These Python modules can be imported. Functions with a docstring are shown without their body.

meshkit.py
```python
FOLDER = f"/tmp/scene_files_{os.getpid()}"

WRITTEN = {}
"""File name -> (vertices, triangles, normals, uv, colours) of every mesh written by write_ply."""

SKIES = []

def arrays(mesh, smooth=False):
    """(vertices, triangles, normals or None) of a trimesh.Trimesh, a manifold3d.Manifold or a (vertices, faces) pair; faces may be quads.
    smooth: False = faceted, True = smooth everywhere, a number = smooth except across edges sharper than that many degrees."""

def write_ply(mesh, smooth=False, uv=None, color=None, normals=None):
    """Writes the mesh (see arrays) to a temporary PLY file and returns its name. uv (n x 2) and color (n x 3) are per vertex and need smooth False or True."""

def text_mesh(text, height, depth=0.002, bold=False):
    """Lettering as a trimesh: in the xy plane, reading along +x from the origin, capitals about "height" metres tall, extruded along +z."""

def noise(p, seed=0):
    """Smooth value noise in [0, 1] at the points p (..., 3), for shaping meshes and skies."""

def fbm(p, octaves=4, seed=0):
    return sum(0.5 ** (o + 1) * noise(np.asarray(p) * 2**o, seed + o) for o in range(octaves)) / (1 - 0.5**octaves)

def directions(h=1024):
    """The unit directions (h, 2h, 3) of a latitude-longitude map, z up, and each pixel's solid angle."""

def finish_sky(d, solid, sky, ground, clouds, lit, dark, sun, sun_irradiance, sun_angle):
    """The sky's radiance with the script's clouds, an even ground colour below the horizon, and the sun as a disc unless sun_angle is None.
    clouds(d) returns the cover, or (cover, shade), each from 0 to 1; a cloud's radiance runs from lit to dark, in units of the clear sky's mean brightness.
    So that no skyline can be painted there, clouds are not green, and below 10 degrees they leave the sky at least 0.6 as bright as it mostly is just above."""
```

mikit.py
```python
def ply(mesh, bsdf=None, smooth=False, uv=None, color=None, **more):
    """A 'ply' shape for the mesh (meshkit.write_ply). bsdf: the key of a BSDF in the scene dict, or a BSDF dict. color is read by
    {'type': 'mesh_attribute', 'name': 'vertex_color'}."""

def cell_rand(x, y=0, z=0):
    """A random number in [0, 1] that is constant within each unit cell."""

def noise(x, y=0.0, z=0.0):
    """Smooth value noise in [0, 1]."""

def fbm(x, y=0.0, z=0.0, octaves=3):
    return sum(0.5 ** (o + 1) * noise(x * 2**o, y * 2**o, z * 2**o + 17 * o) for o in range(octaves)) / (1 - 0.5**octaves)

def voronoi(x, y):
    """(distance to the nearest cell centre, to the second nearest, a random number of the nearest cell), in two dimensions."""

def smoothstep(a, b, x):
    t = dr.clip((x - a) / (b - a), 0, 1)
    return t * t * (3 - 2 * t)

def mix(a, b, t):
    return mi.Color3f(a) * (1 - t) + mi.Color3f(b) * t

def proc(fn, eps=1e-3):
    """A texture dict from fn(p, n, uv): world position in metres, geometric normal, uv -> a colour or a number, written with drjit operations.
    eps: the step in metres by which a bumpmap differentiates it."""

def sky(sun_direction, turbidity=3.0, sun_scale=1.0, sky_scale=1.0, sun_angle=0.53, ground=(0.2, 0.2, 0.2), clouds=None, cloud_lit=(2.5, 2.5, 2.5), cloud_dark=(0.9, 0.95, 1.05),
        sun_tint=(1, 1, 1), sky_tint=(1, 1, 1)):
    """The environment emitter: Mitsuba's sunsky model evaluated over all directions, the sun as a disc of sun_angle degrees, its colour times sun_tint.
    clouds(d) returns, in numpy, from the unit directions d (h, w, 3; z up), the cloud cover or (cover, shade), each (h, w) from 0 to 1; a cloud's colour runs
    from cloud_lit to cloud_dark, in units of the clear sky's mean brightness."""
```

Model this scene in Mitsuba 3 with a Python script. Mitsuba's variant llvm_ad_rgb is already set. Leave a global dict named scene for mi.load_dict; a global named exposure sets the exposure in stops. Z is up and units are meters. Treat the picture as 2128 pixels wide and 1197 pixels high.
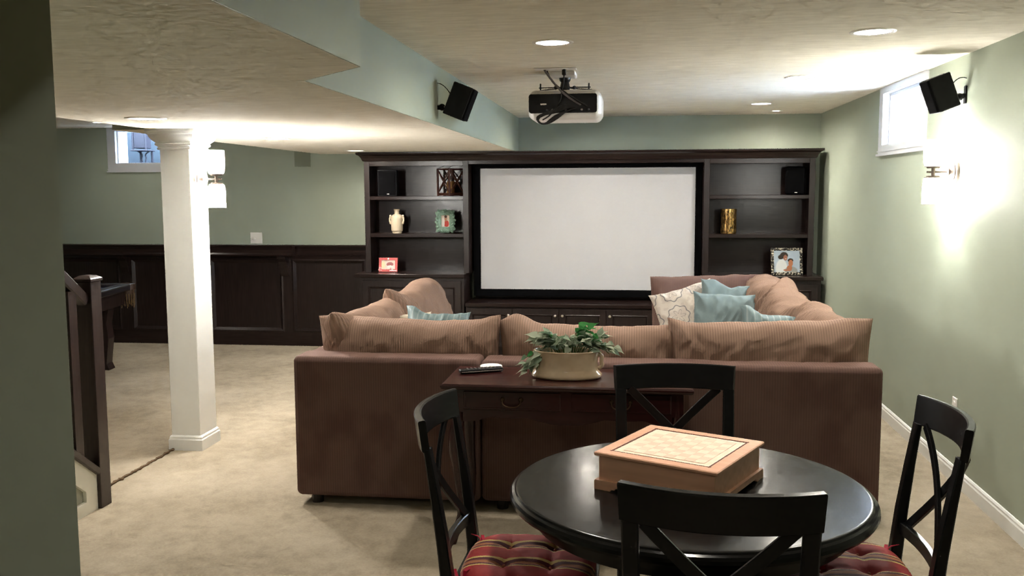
import math, random
import numpy as np, trimesh, shapely
from shapely.geometry import Polygon, Point, box as sbox
import manifold3d as m3
import drjit as dr, mitsuba as mi, mikit, meshkit
from mikit import proc, noise, fbm, voronoi, cell_rand, smoothstep, mix
T = mi.ScalarTransform4f
PI = math.pi
scene, labels = {}, {}

# ------------------------------------------------------------------ camera, sky, exposure
YAW, PITCH, ROLL, EYE = -.1295, -.1045, -.0044, 1.6908
_f = np.array([math.sin(YAW)*math.cos(PITCH), math.cos(YAW)*math.cos(PITCH), math.sin(PITCH)])
_r = np.array([math.cos(YAW), -math.sin(YAW), 0.0]); _u = np.cross(_r, _f)
_r = _r*math.cos(ROLL) + _u*math.sin(ROLL); _u = np.cross(_r, _f)
scene['camera'] = {'type': 'perspective', 'fov_axis': 'x', 'fov': 2*math.degrees(math.atan(1064/1939.7)),
                   'near_clip': .05, 'far_clip': 200.0,
                   'to_world': T().look_at(origin=[0, 0, EYE], target=[float(_f[0]), float(_f[1]), EYE+float(_f[2])], up=[float(v) for v in _u])}
scene['sky'] = mikit.sky((-.3, .4, .85), turbidity=4.0, sun_scale=0.0, sky_scale=21.0, ground=(.75, .76, .8),
                         clouds=lambda d: np.full(d.shape[:2], .75), cloud_lit=(1.7, 2.1, 2.7), cloud_dark=(1.1, 1.3, 1.6))
scene['sky']['sampling_weight'] = 3.0
exposure = 3.12
CAN_L, PUCK_L = 44.0, 130.0          # radiance of the recessed lamps
SHADE_L, BULB_L = 40.0, 300.0         # sconces: glass and bulb
WARM = (1.0, .925, .815)
SCONCE_TINT = (1.0, .97, .915)

# ------------------------------------------------------------------ materials
def C3(a): return mi.Color3f(*[float(v) for v in a])
def pr(base, rough=.5, spec=.5, bump=None, scale=1.0, two=True, eps=1e-3, **k):
    base = base if isinstance(base, dict) else {'type': 'rgb', 'value': list(base)}
    rough = rough if isinstance(rough, dict) else float(rough)
    b = {'type': 'principled', 'base_color': base, 'roughness': rough, 'specular': float(spec), **k}
    if bump is not None:
        b = {'type': 'bumpmap', 'arbitrary': {**proc(bump, eps)}, 'scale': scale, 'bsdf': b}
    return {'type': 'twosided', 'bsdf': b} if two else b
def mat(name, *a, **k): scene['mat_'+name] = pr(*a, **k)

def f_wall(p, n, uv):
    return mix(C3((.283, .320, .252)), C3((.311, .348, .278)), fbm(p.x*3, p.y*3, p.z*3, 2))
def b_wall(p, n, uv): return fbm(p.x*160, p.y*160, p.z*160, 2)*.0006
mat('wall', proc(f_wall), .62, .35, bump=b_wall)
def f_ceil(p, n, uv):
    t = fbm(p.x*12, p.y*40, p.z*30, 3)
    return mix(C3((.58, .545, .455)), C3((.77, .73, .63)), t)
def b_ceil(p, n, uv): return fbm(p.x*28, p.y*45, p.z*40, 3)*.014
mat('ceiling', proc(f_ceil), .9, .1, bump=b_ceil, eps=2e-3)
def f_carpet(p, n, uv):
    a = fbm(p.x*2.6, p.y*2.6, 0, 3); b = fbm(p.x*120, p.y*120, 3, 2); c = fbm(p.x*18, p.y*18, 9, 2)
    return mix(C3((.23, .192, .138)), C3((.385, .332, .256)), a*.95 - .20 + b*.40 + c*.50 - .28)
def b_carpet(p, n, uv): return fbm(p.x*150, p.y*150, 0, 2)*.008 + fbm(p.x*14, p.y*14, 5, 2)*.012
mat('carpet', proc(f_carpet), 1.0, .05, bump=b_carpet, eps=2e-3, sheen=.3)
mat('carpet_edge', (.09, .06, .035), .95, .1)
def wood(dark, light, sx, sy, sz):
    def fn(p, n, uv):
        t = fbm(p.x*sx + fbm(p.x*2, p.y*2, p.z*2, 2)*2, p.y*sy, p.z*sz, 3)
        return mix(C3(dark), C3(light), t)
    return fn
mat('espresso', proc(wood((.0060, .0032, .0030), (.0180, .0100, .0088), 90, 90, 6)), .36, .35)
mat('espresso_flat', proc(wood((.0060, .0032, .0030), (.0180, .0100, .0088), 7, 60, 70)), .24, .30)
mat('newel', proc(wood((.0060, .0032, .0030), (.0180, .0100, .0088), 90, 90, 6)), .34, .4)
mat('mahogany', proc(wood((.010, .0019, .0019), (.023, .0042, .0042), 6, 70, 70)), .22, .3, clearcoat=.3, clearcoat_gloss=.9)
def f_black(p, n, uv): return mix(C3((.0030, .0032, .0036)), C3((.0052, .0052, .0056)), fbm(p.x*40, p.y*40, p.z*40, 2))
mat('black_paint', proc(f_black), .25, .2)
def r_table(p, n, uv): return .13 + .09*fbm(p.x*25, p.y*25, p.z*10, 3)
mat('table_black', proc(f_black), proc(r_table), .16)
mat('white_paint', (.72, .735, .71), .4, .4)
mat('white_window', (.52, .525, .53), .4, .4)
mat('stair_white', (.66, .66, .58), .4, .4)
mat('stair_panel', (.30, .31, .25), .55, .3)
mat('plastic_white', (.75, .74, .70), .35, .5)
mat('projector_white', (.70, .68, .64), .35, .5)
mat('black_plastic', (.0022, .0022, .0026), .5, .15)
mat('black_gloss', (.0022, .0022, .003), .42, .14)
mat('velvet_black', (.0025, .0025, .003), .9, .04)
mat('cable', (.005, .0045, .0045), .45, .3)
mat('cable_grey', (.10, .09, .09), .35, .5)
mat('metal_dark', (.03, .03, .032), .35, .5, metallic=.8)
mat('nickel', (.15, .12, .10), .5, .4, metallic=.5)
mat('knob', (.75, .70, .62), .2, .5, metallic=1.0)
mat('brass_old', (.07, .042, .025), .4, .5, metallic=1.0)
mat('gold_fringe', (.10, .06, .022), .5, .4, metallic=.3)
mat('lamp_trim', (.72, .70, .65), .45, .3)
mat('bulb_dummy', (.8, .8, .78), .6, .2)
mat('screen', proc(lambda p, n, uv: mix(C3((.60, .60, .62)), C3((.62, .62, .64)), fbm(p.x*300, 0, p.z*300, 1))), .85, .15)
mat('grille', (.20, .222, .165), .7, .2, bump=lambda p, n, uv: dr.sin(p.x*1400)*dr.sin(p.z*1400)*.0006, eps=3e-4)
RIB = 2*PI/.013
def b_cord(p, n, uv): return dr.sin(uv.x*RIB)*.0014 + fbm(uv.x*14, uv.y*14, 0, 3)*.010
def f_cord(p, n, uv):
    t = fbm(uv.x*9, uv.y*9, 2, 3)
    return mix(C3((.220, .140, .102)), C3((.290, .192, .145)), t) * (0.86 + .14*dr.sin(uv.x*RIB))
mat('corduroy', proc(f_cord), .9, .15, bump=b_cord, eps=1.2e-3, sheen=.5, sheen_tint=.5)
def rib_p(p, n): return dr.select(dr.abs(n.x) > .75, p.y, p.x)
def f_frame(p, n, uv):
    t = fbm(p.x*7, p.y*7, p.z*4.5, 4); s = smoothstep(.45, .80, t)
    return mix(C3((.124, .076, .064)), C3((.094, .053, .046)), s) * (0.92 + .08*dr.sin(rib_p(p, n)*RIB))
def b_frame(p, n, uv): return dr.sin(rib_p(p, n)*RIB)*.0013 + fbm(p.x*5, p.y*5, p.z*5, 3)*.01
mat('sofa_suede', proc(f_frame), .95, .1, bump=b_frame, eps=1.2e-3, sheen=.4, sheen_tint=.5)
mat('far_suede', proc(lambda p, n, uv: f_frame(p, n, uv)*1.12), .95, .1, sheen=.4, sheen_tint=.5)
mat('sofa_foot', (.01, .007, .006), .5, .4)
def f_teal(p, n, uv): return mix(C3((.105, .146, .152)), C3((.145, .192, .196)), fbm(uv.x*20, uv.y*20, 0, 3))
mat('teal', proc(f_teal), .7, .3, sheen=.6, bump=lambda p, n, uv: fbm(uv.x*30, uv.y*30, 0, 3)*.004)
def f_teal_stripe(p, n, uv):
    s = smoothstep(.2, .5, dr.abs(dr.sin(uv.x*2*PI/.075)))
    return mix(C3((.150, .198, .198)), C3((.095, .142, .148)), s)
mat('teal_stripe', proc(f_teal_stripe), .55, .4, sheen=.4)
def f_medallion(p, n, uv):
    x, y = uv.x, uv.y
    cx, cy = x - dr.round(x/.20)*.20, y - dr.round(y/.20)*.20
    r = dr.sqrt(cx*cx + cy*cy); a = dr.atan2(cy, cx)
    l1 = smoothstep(.006, .002, dr.abs(r - .078 - .006*dr.cos(a*8)))
    l2 = smoothstep(.006, .002, dr.abs(r - .035 - .016*dr.cos(a*6)))
    l3 = smoothstep(.45, .62, fbm(x*38, y*38, 1, 2))*.45
    base = mix(C3((.52, .465, .40)), C3((.42, .35, .305)), l3)
    return mix(base, C3((.17, .16, .165)), dr.minimum(l1*.9 + l2*.5, 1))
mat('medallion', proc(f_medallion), .85, .15, sheen=.3)
mat('cream_cloth', proc(lambda p, n, uv: mix(C3((.50, .43, .33)), C3((.62, .56, .46)), fbm(uv.x*40, uv.y*40, 0, 3))), .8, .2)
def f_stripe(p, n, uv):
    y = uv.x
    t = y/.145 - dr.floor(y/.145)
    c = mix(C3((.21, .014, .018)), C3((.25, .024, .022)), fbm(uv.x*90, uv.y*90, 0, 2))
    gold, brown, rust = C3((.42, .29, .11)), C3((.075, .014, .02)), C3((.27, .10, .045))
    def band(c, col, a, b): return dr.select((t > a) & (t < b), col, c)
    c = band(c, gold, .28, .36); c = band(c, brown, .36, .46); c = band(c, rust, .46, .62); c = band(c, brown, .62, .70); c = band(c, gold, .70, .76)
    return c
mat('seat_stripe', proc(f_stripe), .75, .2, sheen=.4)
mat('red_tie', (.30, .012, .03), .8, .2)
def grain(a, b, k=1.0):
    def fn(p, n, uv):
        u = (p.x*.894 - p.y*.447)*6; v = (p.x*.447 + p.y*.894)*60
        return mix(C3(a), C3(b), fbm(u, v, p.z*60, 3))
    return fn
mat('oak', proc(grain((.55, .295, .185), (.68, .39, .26))), .42, .4)
mat('oak_light', proc(grain((.78, .58, .44), (.84, .66, .52))), .42, .4)
mat('oak_dark', proc(grain((.66, .48, .355), (.73, .55, .42))), .42, .4)
mat('oak_groove', (.10, .03, .02), .6, .2)
def f_planter(p, n, uv):
    t = fbm(p.x*16, p.y*16, p.z*16, 4)
    return mix(C3((.33, .23, .135)), C3((.52, .41, .285)), t)
mat('planter', proc(f_planter), .13, .5, clearcoat=.6, clearcoat_gloss=.95)
mat('soil', (.02, .014, .01), 1.0, .1)
for i, c in enumerate([(.10, .155, .095), (.22, .28, .20), (.37, .41, .31), (.04, .15, .045), (.155, .215, .165)]):
    scene[f'mat_leaf_{i}'] = {'type': 'principledthin', 'base_color': {'type': 'rgb', 'value': list(c)}, 'roughness': .4, 'diff_trans': .5, 'spec_trans': 0.0}
mat('stem', (.06, .10, .03), .7, .2)
def f_coaster(p, n, uv):
    m = smoothstep(.66, .74, noise(p.x*95, p.y*95, 2))*smoothstep(.03, .02, dr.sqrt(dr.square(p.x+.712) + dr.square(p.y-4.632)))
    return mix(C3((.72, .70, .65)), C3((.12, .12, .12)), m*.8)
mat('coaster', proc(f_coaster), .6, .3)
mat('cream_ceramic', (.66, .55, .40), .16, .5, clearcoat=.5)
def f_green(p, n, uv): return mix(C3((.06, .125, .09)), C3((.25, .36, .27)), fbm(p.x*90, p.y*90, p.z*90, 3))
mat('verdigris', proc(f_green), .5, .4)
mat('red_frame', (.52, .075, .07), .4, .4)
mat('pink', (.72, .33, .33), .5, .3)
def f_silver(p, n, uv):
    v = fbm(p.x*70, p.y*70, p.z*70, 2)
    return mix(C3((.02, .018, .016)), C3((.62, .56, .46)), smoothstep(.47, .68, v))
mat('silver_frame', proc(f_silver), .35, .5, metallic=.5)
def f_gold(p, n, uv):
    a = dr.atan2(p.y-9.55, p.x-.942)*3.1
    d1, d2, w = voronoi(a*1.3+4, p.z*26)
    edge = smoothstep(.06, .16, d2-d1)
    c = mix(C3((.18, .085, .02)), C3((.80, .52, .20)), w)
    return c*edge + C3((.012, .008, .006))*(1-edge)
mat('gold_mosaic', proc(f_gold), .24, .5, metallic=.85)
mat('lantern_wood', (.045, .014, .008), .4, .4)
mat('candle', (.25, .13, .04), .5, .3)
mat('pool_cloth', (.010, .016, .05), .9, .1)
mat('pool_rail', (.012, .010, .012), .25, .5)
mat('leather', (.03, .016, .010), .45, .4)
mat('concrete', proc(lambda p, n, uv: mix(C3((.026, .034, .041)), C3((.040, .050, .058)), fbm(p.x*6, p.y*6, p.z*6, 3))), .9, .1)
mat('well_blue', (.012, .024, .038), .8, .2)
mat('stand_grey', (.014, .0136, .019), .6, .3)
scene['mat_pane'] = {'type': 'thindielectric', 'int_ior': 1.5}

# a portrait print: two people before a grey-blue backdrop
def blob(u, v, cx, cy, rx, ry): return smoothstep(1.15, .9, dr.sqrt(dr.square((u-cx)/rx) + dr.square((v-cy)/ry)))
def f_portrait(p, n, uv):
    u, v = uv.x, uv.y
    c = mix(C3((.36, .44, .53)), C3((.46, .53, .60)), fbm(u*4, v*4, 0, 3))
    c = mix(c, C3((.70, .72, .72)), blob(u, v, .30, .16, .22, .42))
    c = mix(c, C3((.30, .31, .30)), blob(u, v, .66, .06, .24, .20))
    c = mix(c, C3((.022, .013, .010)), blob(u, v, .40, .78, .15, .15)); c = mix(c, C3((.022, .013, .010)), blob(u, v, .27, .70, .10, .10))
    c = mix(c, C3((.30, .12, .075)), blob(u, v, .45, .67, .075, .125)); c = mix(c, C3((.62, .50, .45)), blob(u, v, .465, .62, .03, .018))
    c = mix(c, C3((.022, .013, .010)), blob(u, v, .645, .55, .105, .09))
    c = mix(c, C3((.40, .15, .07)), blob(u, v, .65, .42, .085, .15)); c = mix(c, C3((.40, .15, .07)), blob(u, v, .60, .20, .10, .12))
    c = mix(c, C3((.40, .16, .09)), blob(u, v, .52, .10, .16, .045))
    return c
mat('portrait', proc(f_portrait), .25, .4)
def f_snap(p, n, uv):
    u, v = uv.x, uv.y
    c = mix(C3((.50, .40, .33)), C3((.62, .52, .42)), fbm(u*6, v*6, 1, 3))
    c = mix(c, C3((.45, .06, .05)), blob(u, v, .62, .30, .28, .26)); c = mix(c, C3((.62, .55, .50)), blob(u, v, .25, .4, .16, .4))
    c = mix(c, C3((.42, .22, .14)), blob(u, v, .55, .68, .14, .2)); c = mix(c, C3((.08, .04, .03)), blob(u, v, .55, .86, .15, .1))
    return c
mat('snapshot', proc(f_snap), .25, .4)
def f_snap2(p, n, uv):
    u, v = uv.x, uv.y
    c = mix(C3((.55, .40, .34)), C3((.66, .52, .44)), fbm(u*6, v*6, 5, 3))
    c = mix(c, C3((.28, .05, .05)), blob(u, v, .62, .55, .24, .22)); c = mix(c, C3((.70, .56, .52)), blob(u, v, .62, .28, .22, .16))
    c = mix(c, C3((.60, .50, .30)), blob(u, v, .15, .5, .14, .4))
    return c
mat('snapshot_pink', proc(f_snap2), .25, .4)

# ------------------------------------------------------------------ helpers
def key_for(kind, parent=None):
    k = f'{parent}__{kind}' if parent else kind
    if k not in used: used.add(k); return k
    i = 1
    while f'{k}_{i:03d}' in used: i += 1
    used.add(f'{k}_{i:03d}'); return f'{k}_{i:03d}'
used = set()
def tag(k, label=None, cat=None, group=None, kind=None):
    d = labels.setdefault(k, {})
    for a, b in (('label', label), ('category', cat), ('group', group), ('kind', kind)):
        if b: d[a] = b
    return k
def thing(kind, label, cat, group=None):
    return tag(key_for(kind), label, cat, group)
def obj(kind, mesh, m, parent=None, smooth=False, label=None, to_world=None, emit=None, uv=None, pick=1.0):
    k = key_for(kind, parent)
    d = dict(mesh) if isinstance(mesh, dict) else mikit.ply(mesh, 'mat_'+m, smooth, uv=uv)
    if isinstance(mesh, dict): d['bsdf'] = {'type': 'ref', 'id': 'mat_'+m}
    if to_world is not None: d['to_world'] = to_world
    if emit is not None: d['emitter'] = {'type': 'area', 'radiance': {'type': 'rgb', 'value': [float(v) for v in emit]}, 'sampling_weight': pick}
    scene[k] = d
    if label: labels[k] = {'label': label}
    return k
def struct(kind, mesh, m, label, cat, smooth=False):
    return tag(obj(kind, mesh, m, None, smooth), label, cat, kind='structure')
def cat(*ms): return trimesh.util.concatenate([m for m in ms])
def bx(x0, x1, y0, y1, z0, z1, c=0.0):
    if c <= 0:
        m = trimesh.creation.box((x1-x0, y1-y0, z1-z0)); m.apply_translation(((x0+x1)/2, (y0+y1)/2, (z0+z1)/2)); return m
    P = []
    for X, sx in ((x0, 1), (x1, -1)):
        for Y, sy in ((y0, 1), (y1, -1)):
            for Z, sz in ((z0, 1), (z1, -1)):
                P += [(X, Y+sy*c, Z+sz*c), (X+sx*c, Y, Z+sz*c), (X+sx*c, Y+sy*c, Z)]
    return trimesh.convex.convex_hull(np.array(P))
def rbx(x0, x1, y0, y1, z0, z1, r, sub=2):
    s = trimesh.creation.icosphere(sub, r).vertices
    P = [s + (X, Y, Z) for X in (x0+r, x1-r) for Y in (y0+r, y1-r) for Z in (z0+r, z1-r)]
    return trimesh.convex.convex_hull(np.vstack(P))
def rot(m, deg, axis, point=(0, 0, 0)):
    m = m.copy(); m.apply_transform(trimesh.transformations.rotation_matrix(math.radians(deg), axis, point)); return m
def mv(m, x, y, z):
    m = m.copy(); m.apply_translation((x, y, z)); return m
def ext(poly, h): return trimesh.creation.extrude_polygon(poly, h, engine='earcut')
def ext_y(poly, y0, y1):        # polygon in (x, z), extruded from y0 to y1
    m = ext(poly, y1-y0); v = m.vertices
    return trimesh.Trimesh(np.stack([v[:, 0], y1 - v[:, 2], v[:, 1]], 1), m.faces, process=False)
def ext_x(poly, x0, x1):        # polygon in (y, z), extruded from x0 to x1
    m = ext(poly, x1-x0); v = m.vertices
    return trimesh.Trimesh(np.stack([x0 + v[:, 2], v[:, 0], v[:, 1]], 1), m.faces, process=False)
def lathe(profile, n=40, x=0, y=0, z=0, sx=1, sy=1):
    pr_ = np.array(profile, float); a = np.arange(n)*2*PI/n; k = len(pr_)
    v = np.stack([np.outer(np.cos(a), pr_[:, 0])*sx, np.outer(np.sin(a), pr_[:, 0])*sy, np.tile(pr_[:, 1], (n, 1))], -1).reshape(-1, 3)
    i, j = np.meshgrid(np.arange(n), np.arange(k-1), indexing='ij'); i2 = (i+1) % n
    q = np.stack([i*k+j, i2*k+j, i2*k+j+1, i*k+j+1], -1).reshape(-1, 4)
    f = np.vstack([q[:, [0, 1, 2]], q[:, [0, 2, 3]]])
    m = trimesh.Trimesh(v + (x, y, z), f, process=True, merge_norm=True)
    m.update_faces(m.nondegenerate_faces()); return m
def tube(path, r, n=8, caps=True):
    p = np.array(path, float); k = len(p); rr = np.broadcast_to(np.asarray(r, float), (k,))
    t = np.gradient(p, axis=0); t /= np.linalg.norm(t, axis=1, keepdims=True)+1e-12
    ref = np.array([0, 0, 1.0]) if abs(t[:, 2]).mean() < .8 else np.array([1.0, 0, 0])
    a = np.cross(t, ref); a /= np.linalg.norm(a, axis=1, keepdims=True)+1e-9; b = np.cross(t, a)
    an = np.arange(n)*2*PI/n
    v = p[:, None] + rr[:, None, None]*(np.cos(an)[None, :, None]*a[:, None] + np.sin(an)[None, :, None]*b[:, None])
    return skin(v, caps)
def skin(v, caps=True):         # v: rings (k, n, 3)
    k, n = v.shape[:2]
    i, j = np.meshgrid(np.arange(k-1), np.arange(n), indexing='ij'); j2 = (j+1) % n
    q = np.stack([i*n+j, i*n+j2, (i+1)*n+j2, (i+1)*n+j], -1).reshape(-1, 4)
    f = [q[:, [0, 1, 2]], q[:, [0, 2, 3]]]
    V = v.reshape(-1, 3)
    if caps:
        c0, c1 = len(V), len(V)+1
        V = np.vstack([V, v[0].mean(0), v[-1].mean(0)])
        jj = np.arange(n); e = (k-1)*n
        f += [np.stack([np.full(n, c0), (jj+1) % n, jj], 1), np.stack([np.full(n, c1), e+jj, e+(jj+1) % n], 1)]
    m = trimesh.Trimesh(V, np.vstack(f), process=False)
    if m.volume < 0: m.invert()
    return m
def bar(path, w, h, ref=(0, 0, 1), ch=.003):   # rectangular section: w across, h along ref
    p = np.array(path, float); k = len(p)
    w = np.broadcast_to(np.asarray(w, float), (k,)); h = np.broadcast_to(np.asarray(h, float), (k,))
    t = np.gradient(p, axis=0); t /= np.linalg.norm(t, axis=1, keepdims=True)
    ref = np.broadcast_to(np.asarray(ref, float), p.shape)
    s = np.cross(t, ref); s /= np.linalg.norm(s, axis=1, keepdims=True)
    u = np.cross(s, t)
    out = []
    for a, b in ((-1, -1), (1, -1), (1, 1), (-1, 1)):
        A = a*(w/2); B = b*(h/2)
        if a*b > 0: pts = [(A-a*ch, B), (A, B-b*ch)] if a < 0 else [(A-a*ch, B), (A, B-b*ch)]
        else: pts = [(A, B-b*ch), (A-a*ch, B)]
        if (a, b) == (-1, -1): pts = [(A, B+ch), (A+ch, B)]
        if (a, b) == (1, -1): pts = [(A-ch, B), (A, B+ch)]
        if (a, b) == (1, 1): pts = [(A, B-ch), (A-ch, B)]
        if (a, b) == (-1, 1): pts = [(A+ch, B), (A, B-ch)]
        for X, Y in pts: out.append(p + s*X[:, None] + u*Y[:, None])
    return skin(np.stack(out, 1))
def frame_poly(x0, x1, y0, y1, w):
    return sbox(x0, y0, x1, y1).difference(sbox(x0+w, y0+w, x1-w, y1-w))
def quad(a, b, c, d):
    m = trimesh.Trimesh(np.array([a, b, c, d], float), [[0, 1, 2], [0, 2, 3]], process=False); return m, np.array([[0, 0], [1, 0], [1, 1], [0, 1.0]])
def recess_panel(x0, x1, z0, z1, y, d=.014, w=.02):   # bevelled sunk panel facing -y, front plane y
    P = lambda i, yy: [(x0+i, yy, z0+i), (x1-i, yy, z0+i), (x1-i, yy, z1-i), (x0+i, yy, z1-i)]
    v = np.array(P(0, y) + P(w*.35, y-.006) + P(w, y+d) , float)
    f = []
    for r0, r1 in ((0, 4), (4, 8)):
        for k in range(4):
            a, b = r0+k, r0+(k+1) % 4; c, e = r1+(k+1) % 4, r1+k
            f += [[a, b, c], [a, c, e]]
    f += [[8, 9, 10], [8, 10, 11]]
    return trimesh.Trimesh(v, f, process=False)

# ------------------------------------------------------------------ the room
XR, YB, ZC, ZS = 1.852, 9.79, 2.44, 2.084
XL, YN = -7.4, -2.4
CANS_MAIN = [(1.131, 4.77), (1.111, 6.60), (1.106, 8.56), (-.419, 4.856), (-.42, 8.56), (-.42, .05), (.18, 2.95)]  # last two are unseen lamps added to brighten the near wall and box lid
CANS_SOFF = [(-2.612, 4.80), (-2.668, 6.81), (-2.705, 8.95)]
CANS_LEFT = [(-5.37, 8.99)]
ZL = 2.395                       # ceiling of the left bay
PUCKS_MAIN, PUCKS_SOFF = [(1.352, 9.36)], [(-2.545, 9.58)]
RC, RP = .088, .045
struct('floor', bx(XL, XR+.1, YN, YB+.1, -.1, 0), 'carpet', 'beige cut pile carpet covering the whole floor', 'floor')
SOFF = Polygon([(-.873, YN), (-.873, 2.948), (-1.18, 3.285), (-1.205, YB), (-3.34, YB), (-3.30, 5.655), (-3.03, 5.655), (-3.03, YN)])
main = sbox(XL, YN, XR+.1, YB+.1)
for x, y in CANS_MAIN: main = main.difference(Point(x, y).buffer(RC, 24))
for x, y in PUCKS_MAIN: main = main.difference(Point(x, y).buffer(RP, 24))
lb = sbox(XL, YN, -3.345, YB)
for x, y in CANS_LEFT: lb = lb.difference(Point(x, y).buffer(RC, 24))
main = main.difference(sbox(XL-.1, YN-.1, -3.345, YB+.2))
struct('ceiling_002', mv(ext(lb, .02), 0, 0, ZL), 'ceiling', 'off-white textured ceiling of the left bay', 'ceiling')
struct('ceiling', mv(ext(main, .02), 0, 0, ZC), 'ceiling', 'off-white textured ceiling with recessed lights', 'ceiling')
struct('ceiling_001', bx(XL, XR+.1, YN, YB+.1, ZC+.14, ZC+.2), 'velvet_black', 'dark void above the ceiling board', 'ceiling')
sp = SOFF
for x, y in CANS_SOFF: sp = sp.difference(Point(x, y).buffer(RC, 24))
for x, y in PUCKS_SOFF: sp = sp.difference(Point(x, y).buffer(RP, 24))
so = struct('soffit', mv(ext(sp, .004), 0, 0, ZS), 'ceiling', 'dropped textured soffit running along the left of the room', 'soffit')
c_ = list(SOFF.exterior.coords)
for a, b in zip(c_[:-1], c_[1:]):
    if abs(a[1]-b[1]) < 1e-6 and (a[1] == YN or a[1] == YB): continue
    d = np.array(b)-np.array(a); L = np.linalg.norm(d); d /= L; nrm = np.array([d[1], -d[0]])
    inn = Polygon([a, b, tuple(np.array(b)+nrm*.006*np.sign(SOFF.exterior.is_ccw-.5)), tuple(np.array(a)+nrm*.006*np.sign(SOFF.exterior.is_ccw-.5))])
    obj('fascia', mv(ext(inn, ZC-ZS-.0005), 0, 0, ZS+.0005), 'wall', so)
WY0, WY1, WZ0, WZ1 = 6.42, 7.36, 2.0, 2.40
def cut(big, *holes):
    m = m3.Manifold(m3.Mesh(np.asarray(big.vertices, np.float32), np.asarray(big.faces, np.uint32)))
    for h in holes: m = m - m3.Manifold(m3.Mesh(np.asarray(h.vertices, np.float32), np.asarray(h.faces, np.uint32)))
    o = m.to_mesh(); return trimesh.Trimesh(o.vert_properties[:, :3], o.tri_verts, process=False)
struct('wall_right', cut(bx(XR, XR+.25, YN, YB+.25, 0, ZC+.2), bx(XR-.1, XR+.4, WY0, WY1, WZ0, WZ1)), 'wall', 'sage green right wall with a small high window', 'wall')
LX0, LX1, LZ0, LZ1 = -5.70, -4.83, 1.995, 2.365
struct('wall_back', cut(bx(XL, XR, YB, YB+.25, 0, ZC+.2), bx(LX0, LX1, YB-.1, YB+.4, LZ0, LZ1)), 'wall', 'sage green back wall behind the wainscoting and shelves', 'wall')
struct('wall_left', bx(XL-.2, XL, YN, YB+.25, 0, ZC+.2), 'wall', 'sage green left wall', 'wall')
struct('wall_rear', bx(XL-.2, XR+.25, YN-.2, YN, 0, ZC+.2), 'wall', 'sage green wall behind the viewer', 'wall')
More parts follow.
